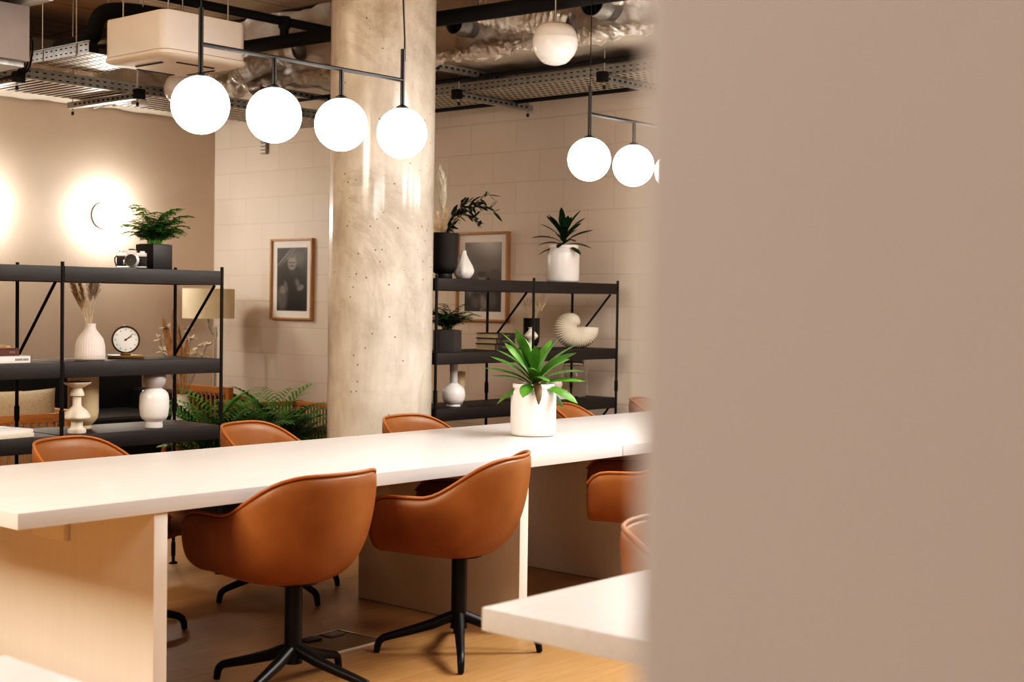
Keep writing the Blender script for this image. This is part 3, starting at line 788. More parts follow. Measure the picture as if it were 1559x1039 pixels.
# black vase with grass, small white hourglass vase
t = thing('vase', 'black footed vase of wispy dry grass on the middle shelf', 'vase', (6.915, 5.87, 1.078))
MB().lathe([(0, 0), (.03, 0), (.032, .004), (.03, .015), (.04, .026), (.05, .05), (.053, .075), (.054, .196), (.056, .20), (.051, .20), (.049, .08), (0, .05)], 36).build('vase', 'pot_black', t, smooth=50)
b = MB()
for k in range(46):
    a = rnd.uniform(0, 2 * PI); q = rnd.uniform(.04, .11); z = rnd.uniform(.27, .37)
    p1 = Vector((math.cos(a) * q, math.sin(a) * q, z)); b.tube([Vector((math.cos(a) * .02, math.sin(a) * .02, .17)), Vector((math.cos(a) * q * .5, math.sin(a) * q * .5, .26)), p1], .0006, 3, caps=False)
    plume(b, (math.cos(a) * .03, math.sin(a) * .03, .19), p1, .5, .010, 8, 300 + k)
b.build('dry_grass', 'straw', t, smooth=0)
lathe_thing('vase', 'little cream hourglass vase in front of the black grass vase', 'vase', (6.805, 5.78, 1.078),
    [(0, 0), (.034, 0), (.034, .006), (.024, .022), (.019, .040), (.020, .060), (.030, .068), (.044, .082), (.045, .092), (.032, .108), (.019, .120), (.015, .132), (.022, .142), (.018, .143), (0, .13)], 'cream_ceramic', 32)
# nautilus shell vase
t = thing('shell_vase', 'cream ribbed seashell vase at the end of the middle shelf', 'vase', (7.33, 5.82, 1.078), R(-40))
rows = []; NT_ = 460; nC = 32
KEY = [(50, .022), (70, .045), (90, .070), (120, .102), (150, .132), (180, .150), (225, .153), (270, .142), (315, .144), (358, .140)]
for i in range(NT_ + 1):
    ph = 50 + 308 * i / NT_
    for (p0, r0), (p1, r1) in zip(KEY, KEY[1:]):
        if p0 <= ph <= p1: Ro = r0 + (r1 - r0) * (ph - p0) / (p1 - p0)
    phi = R(ph); rib = 1 + .032 * math.sin(ph * .92) * smooth(95, 150, ph) * (1 - .75 * smooth(300, 345, ph))
    wid = min(.075, Ro * .58); row = []
    for j in range(nC):
        a = 2 * PI * j / nC; rr_ = Ro * (.5 + .5 * math.cos(a)) * rib + .004
        row.append(Vector((math.cos(phi) * rr_, math.sin(a) * wid * rib, math.sin(phi) * rr_)))
    rows.append(row)
b = MB(); vs = b.grid(rows, close_v=True); b.cap(vs[0])
zmin = min(v.co.z for v in b.bm.verts)
for v in b.bm.verts: v.co = Vector((v.co.x * 1.0, v.co.y, max(v.co.z - zmin - .006, 0)))
o = b.build('shell', 'shell_cream', t, smooth=60); so = o.modifiers.new('t', 'SOLIDIFY'); so.thickness = .004
# bottom shelf of right unit
t = thing('bottle_vase', 'white long-necked bottle vase on the bottom shelf by the column', 'vase', (6.105, 5.79, .748))
MB().lathe([(0, 0), (.042, 0), (.044, .004), (.041, .012), (.056, .022), (.068, .045), (.071, .075), (.066, .10), (.050, .122), (.03, .135), (.026, .14)], 40).build('body', 'white_glaze', t, smooth=50)
MB().lathe([(.026, .138), (.024, .15), (.023, .19), (.026, .26), (.027, .268), (.022, .268), (.0, .2)], 32).build('neck', 'grey_glaze', t, smooth=50)
lathe_thing('vase', 'small beige beaker vase standing behind the white bottle vase', 'vase', (6.265, 5.90, .748),
    [(0, 0), (.024, 0), (.026, .004), (.024, .012), (.032, .03), (.036, .06), (.041, .2), (.038, .2), (.033, .06), (0, .04)], 'beige_ceramic')
t = thing('glass_jar', 'clear glass lantern jar with a wire handle on the bottom shelf', 'jar', (7.30, 5.82, .748))
MB().lathe([(0, .003), (.07, .003), (.082, .012), (.092, .05), (.094, .10), (.088, .16), (.074, .195), (.066, .205), (.066, .245), (.070, .25), (.063, .25), (.063, .205), (.071, .193), (.085, .158), (.091, .10), (.089, .05), (.079, .015), (.0, .01)], 48).build('jar', 'glass', t, smooth=60)
b = MB(); b.tube([Vector((.072 * math.cos(a), .072 * math.sin(a), .215)) for a in [2 * PI * k / 28 for k in range(28)]], .0018, 6, closed=True); b.build('collar_wire', 'steel_rod', t)
b = MB(); b.tube([toimg(.074 * math.cos(a), .215 - .115 * math.sin(a)) + Vector((-.06, -.06, 0)) * math.sin(a) for a in [PI * k / 16 for k in range(17)]], .0018, 6); b.build('handle', 'steel_rod', t)
t = thing('ornament_box', 'small white box with dark dots on the bottom shelf behind the table plant', 'box', (7.11, 5.81, .748), R(-10))
MB().box((-.055, -.045, 0), (.055, .045, .058), .002).build('box', 'book_white', t)
b = MB(); b.lathe([(0, 0), (.006, 0), (.006, .002), (0, .002)], 14); bmesh.ops.transform(b.bm, verts=b.bm.verts, matrix=Matrix.Translation((.03, -.0445, .03)) @ Matrix.Rotation(R(90), 4, 'X')); b.build('dot', 'ink', t)
lathe_thing('round_ornament', 'round cream ball ornament sitting on the small white box', 'ornament', (7.10, 5.81, .806),
    [(.0, 0), (.018, .0), (.036, .014), (.044, .036), (.038, .058), (.02, .072), (0, .075)], 'cream_ceramic', 30)

# ------------------------------------------------------------------ pictures on the block wall
def picture(yc, zc, w, h, label, prn):
    t = thing('picture_frame', label, 'picture', (XW - .002, yc, zc))
    f, d = .018, .034
    b = MB(); b.box((-d, -w / 2, -h / 2), (0, -w / 2 + f, h / 2), .002); b.box((-d, w / 2 - f, -h / 2), (0, w / 2, h / 2), .002)
    b.box((-d, -w / 2 + f, h / 2 - f), (0, w / 2 - f, h / 2), .002); b.box((-d, -w / 2 + f, -h / 2), (0, w / 2 - f, -h / 2 + f), .002); b.build('frame', 'picture_oak', t)
    MB().box((-.012, -w / 2 + f, -h / 2 + f), (-.006, w / 2 - f, h / 2 - f)).build('mat_board', 'mat_board', t)
    m = .058
    MB().box((-.0135, -w / 2 + f + m, -h / 2 + f + m), (-.0121, w / 2 - f - m, h / 2 - f - m)).build('photograph', prn, t)
    b = MB(); b.grid([[Vector((-.025, y, z)) for z in (-h / 2 + f, h / 2 - f)] for y in (-w / 2 + f, w / 2 - f)]); b.build('glazing', 'glazing', t, smooth=0)
BG = [(.3, (.010, .009, .008)), (.6, (.04, .035, .033)), (.8, (.11, .10, .093))]
photo_print('print_portrait', [(.14, .28, .22, .16, .10, .5, 0), (-.25, .30, .02, .28, .22, .5, -.9), (-.1, .33, .018, .26, .18, .5, -.9),
    (.06, -.12, .36, .44, .010, .15, .05), (.02, -.25, .40, .55, .011, .2, 0), (.0, .235, .125, .145, .26, .25, 0), (.0, .335, .10, .05, .12, .4, 0), (-.045, .235, .05, .012, .05, .3, 0), (.05, .235, .05, .012, .05, .3, 0), (.0, .19, .07, .02, .08, .4, 0), (.02, .09, .13, .05, .03, .4, 0),
    (.26, -.12, .10, .05, .20, .3, .3), (.17, -.06, .06, .10, .12, .4, .5), (-.30, -.27, .16, .24, .11, .3, .1), (-.27, -.15, .09, .08, .20, .3, 0), (-.18, -.10, .05, .12, .13, .4, .4)], BG, .43, .60, 7)
photo_print('print_crowd', [(.05, .34, .62, .42, .30, .8, 0), (.12, .46, .3, .2, .55, .8, 0), (-.2, .12, .4, .3, .16, .7, 0), (0, -.30, .6, .45, .03, .4, 0), (-.03, -.03, .09, .10, .22, .3, 0), (-.03, .03, .11, .06, .06, .3, 0), (.32, .04, .13, .09, .10, .3, 0),
    (-.05, -.16, .16, .14, .05, .3, 0), (.02, -.33, .08, .14, .20, .35, .3), (-.18, -.33, .10, .10, .10, .4, 0), (.25, -.30, .10, .13, .09, .4, 0), (-.33, -.20, .08, .1, .12, .4, 0), (.2, -.18, .09, .09, .08, .4, 0), (-.02, -.45, .05, .1, .16, .3, 0)],
    [(.3, (.010, .009, .008)), (.6, (.035, .032, .03)), (.8, (.12, .11, .10))], .40, .58, 10)
picture(9.247, 1.547, .545, .69, 'oak-framed black and white portrait photograph hung near the floor lamp', 'print_portrait')
picture(7.05, 1.565, .52, .67, 'oak-framed dark crowd photograph, paler toward the top, seen behind the shelving', 'print_crowd')  # paler upper part belongs to the print itself
t = thing('wall_sensor', 'small grey ribbed sensor fixed high on the block wall beneath a lit globe', 'sensor', (XW, 9.63, 2.69))
MB().box((-.03, -.035, -.06), (-.001, .035, .055), .004).build('housing', 'sensor_grey', t)
b = MB()
for k in range(3): b.box((-.033, -.028, -.045 + .03 * k), (-.029, .028, -.033 + .03 * k))
b.build('rib', 'book_white', t)

# ------------------------------------------------------------------ lounge corner
t = thing('floor_lamp', 'floor lamp with a cream drum shade on a slim pole in the corner', 'floor lamp', (7.30, 9.72, 0))
sh = thing('x', 'x', 'x'); bpy.data.objects.remove(sh)
Lc = Vector((.0, .10, 0))
b = MB(); b.lathe([(.219, 1.203), (.219, 1.457), (.215, 1.457), (.215, 1.203)], 48, (Lc.x, Lc.y, 0)); b.build('lamp_shade', 'shade_linen', t)
b = MB(); b.tube([(0, 0, .02), (0, 0, 1.13)], .012, 10); b.build('pole', 'nickel', t)
b = MB(); b.tube([(0, 0, 1.07), (Lc.x * .5, Lc.y * .5, 1.07), (Lc.x * .8, Lc.y * .8, 1.10), (Lc.x, Lc.y, 1.16), (Lc.x, Lc.y, 1.30)], .007, 8); b.lathe([(0, 1.05), (.018, 1.05), (.018, 1.09), (0, 1.09)], 14); b.build('arm', 'nickel', t)
b = MB(); b.tube([(Lc.x - .215, Lc.y, 1.42), (Lc.x + .215, Lc.y, 1.42)], .003, 6); b.tube([(Lc.x, Lc.y - .215, 1.42), (Lc.x, Lc.y + .215, 1.42)], .003, 6); b.tube([(Lc.x, Lc.y, 1.28), (Lc.x, Lc.y, 1.42)], .008, 8); b.build('shade_spider', 'nickel', t)
MB().lathe([(0, 0), (.14, 0), (.14, .018), (.02, .024), (0, .024)], 32).build('base', 'nickel', t)
# black sofa along the smooth wall
t = thing('sofa', 'long black sofa standing against the smooth wall behind the shelving', 'sofa', (5.60, 9.72, 0))
MB().box((-1.25, .38, .16), (1.25, .62, .82), .05, 3).build('backrest', 'black_leather', t)
MB().box((-1.25, -.42, .14), (1.25, .40, .30), .03, 3).build('base', 'black_leather', t)
for x in (-1.10, 0): MB().box((x + .005, -.44, .30), (x + 1.095, .38, .46), .05, 3).build('seat_cushion', 'black_leather', t)
for x in (-1.28, 1.12): MB().box((x, -.44, .12), (x + .16, .60, .62), .04, 3).build('armrest', 'black_leather', t)
for x, y in ((-1.15, -.36), (1.15, -.36), (-1.15, .52), (1.15, .52)): MB().tube([(x, y, 0), (x, y, .14)], .02, 10).build('leg', 'black_metal', t)
# wooden lounge chairs with cord/spindle backs
def lounge_chair(loc, rz, label, seat_mat, cushion=None, wood_mat='oak_frame', slats=True, bh=.76):
    t = thing('lounge_chair', label, 'armchair', loc, rz)            # faces +y, back at -y
    W, D = .66, .66
    for x in (-W / 2, W / 2):
        for y, h in ((-D / 2, bh), (D / 2, .58)):
            MB().box((x - .022, y - .022, 0), (x + .022, y + .022, h), .006).build('leg', 'oak_upright', t)
        MB().box((x - .028, -D / 2 + .022, .565), (x + .028, D / 2 + .03, .597), .008).build('armrest', wood_mat, t)
        b = MB(); b.box((x - .012, -D / 2 + .022, .20), (x + .012, D / 2 - .022, .25), .004)
        for k in range(17):
            y = -D / 2 + .05 + k * (D - .1) / 16; b.tube([(x, y, .25), (x, y, .566)], .0075, 6)
        b.build('side_panel', 'cord', t)
    MB().box((-W / 2 + .022, -D / 2 - .016, bh - .055), (W / 2 - .022, -D / 2 + .018, bh), .008).build('top_rail', wood_mat, t)
    MB().box((-W / 2 + .022, -D / 2 - .012, .24), (W / 2 - .022, -D / 2 + .012, .29), .006).build('back_rail', wood_mat, t)
    b = MB()
    for k in range(11):
        x = -W / 2 + .06 + k * (W - .12) / 10; b.box((x - .007, -D / 2 - .006, .28), (x + .007, -D / 2 + .008, bh - .05), .002)
    b.build('back_spindles', 'oak_upright', t)
    b = MB(); b.box((-W / 2 + .02, -D / 2 + .02, .26), (W / 2 - .02, D / 2 - .01, .30), .004); b.build('seat_frame', wood_mat, t)
    MB().box((-W / 2 + .03, -D / 2 + .05, .30), (W / 2 - .03, D / 2, .40), .04, 3).build('seat_cushion', seat_mat, t)
    b = MB(); b.box((-W / 2 + .04, -D / 2 + .02, .40), (W / 2 - .04, -D / 2 + .13, bh - .05), .045, 3); b.build('back_cushion', seat_mat, t)
    return t
lounge_chair((4.45, 8.23, 0), R(0), 'spindle-back oak lounge chair with a linen pillow behind the shelf magazines', 'cushion_linen', True, bh=.645)
lounge_chair((6.73, 8.68, 0), R(-90), 'oak lounge chair with black cushions behind the white dried-flower vase', 'black_leather', bh=.72)
lounge_chair((7.33, 7.92, 0), R(0), 'cord-sided oak lounge chair with its end showing beside the column', 'black_leather', bh=.66)
lounge_chair((4.90, 8.92, 0), R(180), 'oak lounge chair whose top rail shows behind the linen pillow', 'black_leather', bh=.69)
def pillow(loc, rz, tilt, w, h, th, label):
    b = MB(); N = 16
    def P(u, v, sg):
        e = max(0, (1 - abs(u) ** 3.5)) ** .6 * max(0, (1 - abs(v) ** 3.5)) ** .6
        pin = 1 - .06 * (1 - abs(u * v))
        return Vector((u * w / 2 * (1 - .05 * (1 - v * v)) * 1, sg * th / 2 * e, v * h / 2 * (1 - .08 * (1 - u * u))))
    for sg in (-1, 1): b.grid([[P(-1 + 2 * i / N, -1 + 2 * j / N, sg) for j in range(N + 1)] for i in range(N + 1)], flip=sg > 0)
    bmesh.ops.remove_doubles(b.bm, verts=b.bm.verts, dist=.0005)
    o = b.build('cushion', 'cushion_linen', smooth=80, loc=loc); o.rotation_euler = (tilt, 0, rz); return tag(o, label, 'cushion')
pillow((4.52, 8.06, .61), R(0), R(-8), .60, .36, .15, 'beige linen pillow propped in the spindle-back lounge chair')
# vase of dried flowers on a small oak table
t = thing('side_table', 'small round oak side table under the white dried-flower vase', 'table', (5.70, 7.95, 0))
MB().lathe([(0, .43), (.26, .43), (.262, .44), (.26, .452), (0, .452)], 40).build('tabletop', 'oak_frame', t)
for k in range(3):
    a = 2 * PI * k / 3 + .4; MB().tube([(.10 * math.cos(a), .10 * math.sin(a), .43), (.2 * math.cos(a), .2 * math.sin(a), 0)], [.018, .011], 10).build('leg', 'oak_upright', t)
t = thing('dried_flower_vase', 'white vase of dried palm spears and flowers on the side table', 'vase', (5.68, 7.92, .452))
MB().lathe([(0, 0), (.075, 0), (.082, .01), (.076, .10), (.052, .20), (.036, .255), (.039, .268), (.033, .268), (.033, .24), (0, .22)], 32).build('vase', 'white_glaze', t, smooth=50)
b = MB()
for az_r, dz, w in ((-.14, .80, .024), (-.07, .85, .025), (-.03, .74, .02), (.03, .66, .018)):
    p0, p1 = toimg(.0, .24), toimg(az_r, dz); pts = [p0.lerp(p1, k / 10) for k in range(11)]
    b.strip(pts, [.004, .004, .005, .007, .012, w, w * 1.15, w * 1.1, w * .9, w * .55, .002], side=toimg(1, 0), fold=.4)
b.build('dried_spear', 'dried_tan', t, smooth=60)
b = MB(); b2 = MB()
for dx, dz in ((-.16, .60), (-.14, .52), (-.12, .68), (.05, .60), (.10, .55), (.13, .50), (.16, .56), (.07, .50), (-.10, .45), (.03, .66)):
    p1 = toimg(dx, dz + .04); b2.tube([toimg(0, .24), toimg(dx * .4, .36), p1], .002, 4)
    for k in range(9):
        a = k * 2.4; blade(b, p1, a, rnd.uniform(-.2, 1.2), .05, .014, .6, 4, .3)
b.build('dried_flower', 'plume', t, smooth=60); b2.build('stem', 'stem_brown', t)

# ------------------------------------------------------------------ floor box by the table
t = thing('floor_box', 'open floor socket box with a hinged cover between the two swivel chairs', 'floor box', (3.76, 4.20, 0), R(3))
MB().box((-.14, -.13, 0), (.14, .13, .004), .001).build('cover', 'cover_plate', t)
b = MB()
for x in (-.145, .14): b.box((x, -.135, 0), (x + .006, .135, .007))
for y in (-.135, .13): b.box((-.145, y, 0), (.146, y + .006, .007))
b.build('trim_frame', 'chrome', t)
b = MB(); b.box((-.10, .06, .004), (-.02, .12, .012), .002); b.build('cable_flap', 'book_black', t)
b = MB(); b.box((.03, .06, .004), (.11, .12, .010), .002); b.build('cable_flap', 'sensor_grey', t)

# ------------------------------------------------------------------ ceiling services
def ac_unit(loc, w, d, h, label, mat, under):
    t = thing('air_conditioner', label, 'air conditioner', loc)
    def rr(w, d, r, n=8):
        pts = []
        for cx, cy, a0 in ((w - r, d - r, 0), (r, d - r, 90), (r, r, 180), (w - r, r, 270)):
            for k in range(n + 1): a = R(a0 + 90 * k / n); pts.append((cx + r * math.cos(a), cy + r * math.sin(a)))
        return pts
    b = MB(); lev = [(0, .0), (0, h - .02), (.004, h - .005), (.02, h)]
    rows = []
    for ins, z in lev: rows.append([Vector((x0 * (w - 2 * ins) / w + ins, y0 * (d - 2 * ins) / d + ins, z)) for x0, y0 in rr(w, d, .06)])
    vs = b.grid(rows, close_v=True); b.cap(vs[-1]); b.build('casing', mat, t)
    b = MB(); rows = []
    for ins, z in ((.004, .0), (-.006, -.004), (-.006, -.02), (.0, -.028), (.03, -.038), (.13, -.05), (.15, -.05)):
        rows.append([Vector((x0 * (w - 2 * ins) / w + ins, y0 * (d - 2 * ins) / d + ins, z)) for x0, y0 in rr(w, d, .06)])
    vs = b.grid(rows, close_v=True); b.cap(vs[0]); b.cap(vs[-1]); b.build('fascia', under, t)
    for k in range(4):
        m = Matrix.Translation((w / 2, d / 2, 0)) @ Matrix.Rotation(PI / 2 * k, 4, 'Z')
        MB().box((-.125, .205, -.052), (.125, .222, -.037), .003, M=m @ Matrix.Translation((0, (w if k % 2 else d) / 2 - .32, 0))).build('louvre', 'slot_dark', t)
    for x, y in ((.08, .08), (w - .08, .08), (.08, d - .08), (w - .08, d - .08)): MB().tube([(x, y, h - .01), (x, y, ZC + .01 - loc[2])], .005, 6).build('hanger_rod', 'steel_rod', t)
    return t
ac_unit((4.44, 6.38, 2.72), .56, .59, .215, 'white ceiling air conditioner cassette with rounded corners above the pendant', 'ac_white', 'ac_under')
t = thing('fan_coil_unit', 'grey boxed ceiling unit with coiled cables beside it, cut by the picture edge', 'air conditioner', (3.02, 6.80, 2.61))
MB().box((0, 0, 0), (.875, .62, .29), .006).build('casing', 'ac_grey', t)
MB().box((.03, .03, -.03), (.86, .59, 0), .004).build('drain_tray', 'galvanised', t)
b = MB(); b.box((-.2, -.15, .305), (.92, .3, .33), .002); b.build('top_grille', 'galvanised', t)
b = MB()
for k in range(4): b.tube(spl([(.875, .10 + .03 * k, .17), (.905 + .014 * k, .12, .155), (.93 + .016 * k, .16, .06), (.925 + .014 * k, .22, -.03), (.90, .40, -.06)]), .0055, 8)
b.build('cable', 'black_metal', t)
for x, y in ((.1, .1), (.6, .1), (.6, .6)): MB().tube([(x, y, .28), (x, y, ZC + .01 - 2.61)], .005, 6).build('hanger_rod', 'steel_rod', t)

perforated('perf_flange_x', .052, .030, .42, .22, 'x', 'z')
perforated('perf_flange_y', .052, .030, .42, .22, 'y', 'z')
perforated('perf_base_x', .055, .60, .42, .93, 'x', 'y', (.80, .76, .70), .0, .0, .15)
perforated('perf_base_y', .075, .05, .6, .42, 'x', 'y', (.55, .52, .46), .0, .0, .4)
perforated('perf_strut', .04, .05, .45, .3, 'x', 'y', (.42, .42, .4))
def cable_tray(axis, a0, a1, c0, c1, z0, z1, label, rods=False):
    """perforated tray running along axis between a0 and a1, from c0 to c1 across"""
    loc = (a0, c0, z0) if axis == 'x' else (c0, a0, z0)
    t = thing('cable_tray', label, 'cable tray', loc); L, W, h = a1 - a0, c1 - c0, z1 - z0
    def bx(p, q, name, m):
        if axis == 'y': p, q = (p[1], p[0], p[2]), (q[1], q[0], q[2])
        b = MB(); b.box(p, q); return b.build(name, m, t, smooth=0)
    for c in (0, W): bx((0, c - .001, 0), (L, c + .001, h), 'flange', 'perf_flange_' + axis)
    for c in (0, W): bx((0, c - .008, h), (L, c + .008, h + .006), 'lip', 'galvanised')
    bx((0, 0, -.001), (L, W, .001), 'base', 'perf_base_' + axis)
    if rods:
        for e in (.12, L - .12):
            for c in (-.004, W + .004):
                p = (e, c) if axis == 'x' else (c, e)
                MB().tube([(p[0], p[1], -.01), (p[0], p[1], ZC - z0 + .01)], .004, 6).build('threaded_rod', 'steel_rod', t)
    return t
cable_tray('x', 1.6, 7.0, 7.75, 8.30, 2.68, 2.74, 'wide perforated steel cable tray running along the smooth wall under the foil duct')
cable_tray('y', 7.0, 7.60, 4.37, 4.80, 2.75, 2.81, 'short perforated steel tray of black hoses behind the white cassette', True)
cable_tray('y', -.6, 7.6, 6.97, 7.43, 2.80, 2.86, 'perforated steel cable tray running along the block wall beyond the column')
def strut(x0, x1, y0, y1, z, label, group='slotted strut brackets under the trays'):
    ax = 'x' if abs(x1 - x0) > abs(y1 - y0) else 'y'
    t = thing('strut_bracket', label, 'bracket', (x0, y0, z), 0, group)
    d = Vector((x1 - x0, y1 - y0, 0)); M = Matrix.Rotation(math.atan2(d.y, d.x), 4, 'Z'); L = d.length
    b = MB(); b.box((-.03, -.021, -.041), (L + .03, .021, 0), M=M); n = int(L / .055); b.mi = 1
    for k in range(n): b.box((.01 + k * .055, -.0225, -.027), (.035 + k * .055, .0225, -.014), M=M)
    b.build('channel', 'galvanised', t, smooth=0, mats=['galvanised', 'slot_dark'])
    for e in (.0, L):
        p = M @ Vector((e, 0, 0)); b = MB(); b.tube([(p.x, p.y, -.085), (p.x, p.y, (3.0 if x0 > 6.45 else ZC + .01) - z)], .005, 6); b.build('threaded_rod', 'steel_rod', t)
        MB().tube([(p.x, p.y, -.085), (p.x, p.y, -.062)], .010, 6).build('nut', 'black_metal', t)
    MB().box((-.045, -.03, -.045), (.005, .03, .02), .003, M=M).build('end_cap', 'black_metal', t)
strut(6.93, 7.65, 6.56, 6.56, 2.795, 'slotted strut bracket under the block wall tray, seen right of the column')
strut(6.93, 7.65, 5.32, 5.32, 2.795, 'slotted strut bracket under the block wall tray near the second pendant')
strut(5.125, 5.125, 7.65, 8.40, 2.672, 'slotted strut bracket under the wide tray, below the white cassette')
strut(4.30, 4.30, 7.65, 8.60, 2.672, 'slotted strut bracket under the wide tray, nearest the picture edge')
strut(6.53, 7.33, 6.39, 6.39, 2.925, 'upper slotted strut bracket beneath the foil duct, right of the column')
strut(6.53, 7.2, 8.1, 8.1, 2.925, 'upper slotted strut beneath the foil duct, between the lit globes')
# foil ducts (crumpled boxes)
def foil_box(lo, hi, name, label, nseg=.11, amp=.022, seed=1):
    t = thing(name, label, 'duct', (lo[0], lo[1], lo[2]))
    r = random.Random(seed)
    from mathutils import noise
    d = [hi[i] - lo[i] for i in range(3)]
    def face(o, u, v, nm, mat, amp, nrm):
        lu, lv = u.length, v.length; nu, nv = max(2, int(lu / nseg)), max(2, int(lv / nseg)); b = MB(); rows = []
        for i in range(nu + 1):
            row = []
            for j in range(nv + 1):
                p = o + u * (i / nu) + v * (j / nv); q = p * 5.3
                e = min(1, i, nu - i, j, nv - j)
                row.append(p + Vector(noise.noise_vector(q)) * amp + Vector(noise.noise_vector(q * 3.1)) * amp * .5)
            rows.append(row)
        b.grid(rows); return b.build(nm, mat, t, smooth=28)
    X, Y, Z = Vector((d[0], 0, 0)), Vector((0, d[1], 0)), Vector((0, 0, d[2])); O = Vector((0, 0, 0))
    face(O, X, Y, 'underside', 'foil_sheet', amp * .7, None)
    face(O, Y, Z, 'side_panel', 'foil', amp, None)
    face(O, X, Z, 'side_panel', 'foil', amp, None)
    return t
duct = foil_box((6.50, -.8, 2.95), (7.73, 10.32, 3.43), 'foil_duct', 'crumpled silver foil-faced duct along the block wall ceiling', .07, .03, 1)
foil_box((.5, 9.15, 2.95), (6.47, 10.33, 3.10), 'foil_duct', 'crumpled silver foil-faced duct over the smooth wall', .08, .03, 2)
# crumpled rolled edge of the big duct, and collars
b = MB(); pts = [Vector((0, .5 + 9.9 * k / 400, 0)) for k in range(401)]; q = .05; RR = []
for _ in pts: q = max(.025, min(.085, q + rnd.uniform(-.014, .014))); RR.append(q)
b.tube(pts, RR, 13)
for v in b.bm.verts: v.co += Vector((rnd.uniform(-1, 1), rnd.uniform(-1, 1), rnd.uniform(-1, 1))) * .012
b.build('crumpled_edge', 'foil', duct, smooth=0)
def collar(y, z, r_, L=.10, ang=0):
    M = Matrix.Translation((0, y + .8, z - 2.95)) @ Matrix.Rotation(R(-90), 4, 'Y') @ Matrix.Rotation(ang, 4, 'X')
    b = MB(); b.lathe([(r_, -.02), (r_, L * .3), (r_ * 1.04, L * .34), (r_ * 1.04, L * .42), (r_, L * .46), (r_, L), (r_ * .94, L), (r_ * .94, .0)], 32); bmesh.ops.transform(b.bm, verts=b.bm.verts, matrix=M)
    c = b.build('spigot_collar', 'galvanised', duct)
    b = MB(); b.lathe([(0, .02), (r_ * .92, .02), (r_ * .92, .028), (0, .03)], 24); b.box((-r_ * .9, -.004, .03), (r_ * .9, .004, L * .8)); b.box((-.004, -r_ * .9, .03), (.004, r_ * .9, L * .7)); bmesh.ops.transform(b.bm, verts=b.bm.verts, matrix=M); b.build('damper', 'slot_dark', c)
collar(6.05, 3.115, .072, .16); collar(4.95, 3.10, .085, .18); collar(7.93, 3.15, .07, .14)
def flex(pts, r_, label):
    t = thing('flexible_duct', label, 'duct', pts[0]); o = Vector(pts[0]); P = [Vector(p) - o for p in pts]; Q = []
    n = 46
    for k in range(n + 1):
        f = k / n * (len(P) - 1); i = min(int(f), len(P) - 2); Q.append(P[i].lerp(P[i + 1], f - i))
    b = MB(); b.tube(Q, [r_ * (1 + .10 * math.sin(k * 2.3) + rnd.uniform(-.08, .08)) for k in range(n + 1)], 16, caps=False); b.build('hose', 'foil', t, smooth=25)
    b = MB(); d = (Q[0] - Q[1]).normalized(); b.tube([Q[0] + d * .01, Q[0] - d * .02], r_ * .8, 18); b.build('mouth', 'slot_dark', t)
flex([(6.25, 5.74, 3.14), (6.36, 5.52, 3.08), (6.44, 5.2, 3.02)], .08, 'short crinkled foil flexible duct with a dark mouth between the spigot collars')
flex([(6.33, 4.80, 3.16), (6.40, 4.4, 3.10), (6.44, 3.9, 3.04)], .09, 'crinkled foil flexible duct above the second pendant')
flex([(6.40, 8.3, 3.02), (6.34, 7.95, 3.05), (6.36, 7.55, 3.10)], .075, 'crinkled foil flexible duct behind the white cassette')
# pipes
def pipe(name, label, pts, r_, mat='black_foam', n=14):
    b = MB(); o = Vector(pts[0]); b.tube([Vector(p) - o for p in (spl(pts, 60) if len(pts) > 6 else pts)], r_, n); return tag(b.build(name, mat, loc=o, smooth=50), label, 'pipe')
pipe('service_pipe', 'thin black sprinkler pipe crossing the soffit above the white cassette', [(2.6, 7.30, 3.22), (6.48, 7.30, 3.22)], .030)
pipe('insulated_pipe', 'thick black insulated pipe running behind the column toward the second pendant', [(5.98, 8.2, 3.09), (6.02, 7.4, 3.09), (6.11, 6.0, 3.09), (6.19, 4.9, 3.09), (6.28, 3.6, 3.09)], .046)
t = thing('pipe_tee', 'black pipe tee dropping between the sprinkler pipe and the insulated pipe', 'pipe', (6.02, 7.30, 3.09))
MB().tube([(0, 0, 0), (0, 0, .13)], .030, 12).build('drop', 'black_foam', t)
MB().tube([(0, 0, .085), (0, 0, .16)], .040, 12).build('socket', 'black_foam', t)
pipe('black_hose', 'black insulated pipe bending down behind the white cassette onto the short tray', [(5.2, 7.10, 3.06), (4.88, 7.14, 3.065), (4.70, 7.18, 3.06), (4.60, 7.20, 3.035), (4.555, 7.21, 2.985), (4.545, 7.215, 2.93), (4.545, 7.24, 2.89), (4.54, 7.32, 2.865), (4.53, 7.58, 2.862)], .045)
pipe('black_hose', 'black cable bundle lying along the short tray', [(4.44, 7.06, 2.788), (4.44, 7.2, 2.79), (4.44, 7.4, 2.79), (4.44, 7.58, 2.788)], .034)
pipe('conduit', 'thin black conduit above the block wall tray', [(6.93, -.5, 2.885), (6.93, 8.5, 2.885)], .014)
pipe('conduit', 'thin black conduit along the lower edge of the block wall tray', [(7.50, -.5, 2.80), (7.50, 8.5, 2.80)], .016)
b = MB(); b.lathe([(0, 0), (.05, 0), (.055, .012), (.05, .03), (.03, .045), (0, .045)], 24); tag(b.build('smoke_detector', 'ac_white', loc=(5.31, 7.9, 2.632), smooth=50), 'small white smoke detector under the wide tray', 'smoke detector')

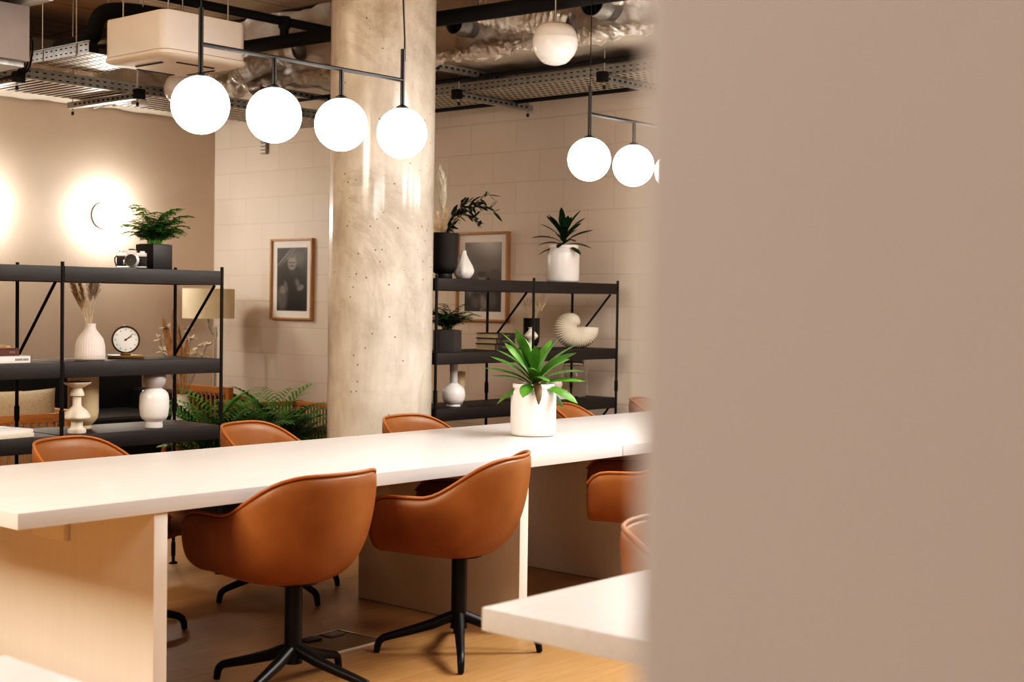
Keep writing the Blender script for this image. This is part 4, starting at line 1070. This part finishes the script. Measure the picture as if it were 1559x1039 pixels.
# ------------------------------------------------------------------ light
def area(name, loc, rot, size, power, col, sy=None):
    l = bpy.data.lights.new(name, 'AREA'); l.energy = power; l.color = col; l.size = size
    if sy: l.shape = 'RECTANGLE'; l.size_y = sy
    o = bpy.data.objects.new(name, l); COL.objects.link(o); o.location = loc; o.rotation_euler = rot; return o
WARM = (1.0, .97, .93); CREAM = (1.0, .87, .70)
area('unseen_fill', (-.5, 4.4, 2.75), (0, R(-18), 0), 1.4, 240, CREAM, 1.4)  # stands in for unseen warm lamps, placed to brighten the near leg panel
area('soffit_fill', (2.0, 7.4, 2.55), (R(180), 0, 0), .7, 120, WARM, .7)  # added out of view, pointing up, to brighten the soffit
area('soffit_fill', (7.0, 3.0, 2.5), (R(180), 0, 0), .7, 50, WARM, .7)  # added behind the partition to brighten the foil duct; no fixture there
area('unseen_fill', (-2.2, .6, 3.2), (0, 0, 0), 1.8, 70, WARM, 1.8)  # added soft fill on the camera side, no fixture modelled
area('unseen_fill', (4.4, .6, 3.1), (0, 0, 0), 1.5, 150, WARM, 1.5)  # added overhead fill, kept out of view
area('unseen_fill', (3.0, 8.6, 2.9), (0, 0, 0), 1.0, 60, WARM, 1.0)  # extra fill outside the frame, added near the smooth wall
area('unseen_fill', (6.0, 2.4, 2.75), (0, R(14), 0), 1.2, 170, WARM, 1.2)  # added unseen fill that brightens the block wall
w = bpy.data.worlds.new('world'); scene.world = w; w.use_nodes = True
w.node_tree.nodes['Background'].inputs[0].default_value = (1, .85, .7, 1); w.node_tree.nodes['Background'].inputs[1].default_value = .05

# ------------------------------------------------------------------ camera
cam = bpy.data.cameras.new('camera'); co = bpy.data.objects.new('camera', cam); COL.objects.link(co)
co.matrix_world = Matrix(((0.6578628, 0.0114918, -0.7530501, 0), (-0.7529999, 0.0291693, -0.6573738, 0), (0.0144115, 0.9995084, 0.0278427, 1.38), (0, 0, 0, 1)))
cam.sensor_width = 36; cam.lens = 2129.7 / 1559 * 36
cam.clip_start = .05; cam.clip_end = 100
cam.dof.use_dof = True; cam.dof.focus_distance = 6.5; cam.dof.aperture_fstop = 3.8
scene.camera = co
scene.view_settings.view_transform = 'Standard'; scene.view_settings.look = 'None'
scene.view_settings.exposure = 0; scene.view_settings.gamma = 1
scene.view_settings.use_curve_mapping = True
cm = scene.view_settings.curve_mapping; cv = cm.curves[3]
for p in ((.03, .012), (.12, .082), (.45, .435)): cv.points.new(*p)
cm.update()
scene.cycles.max_bounces = 8; scene.cycles.transparent_max_bounces = 16
scene.cycles.sample_clamp_indirect = 6; scene.cycles.caustics_reflective = False; scene.cycles.caustics_refractive = False
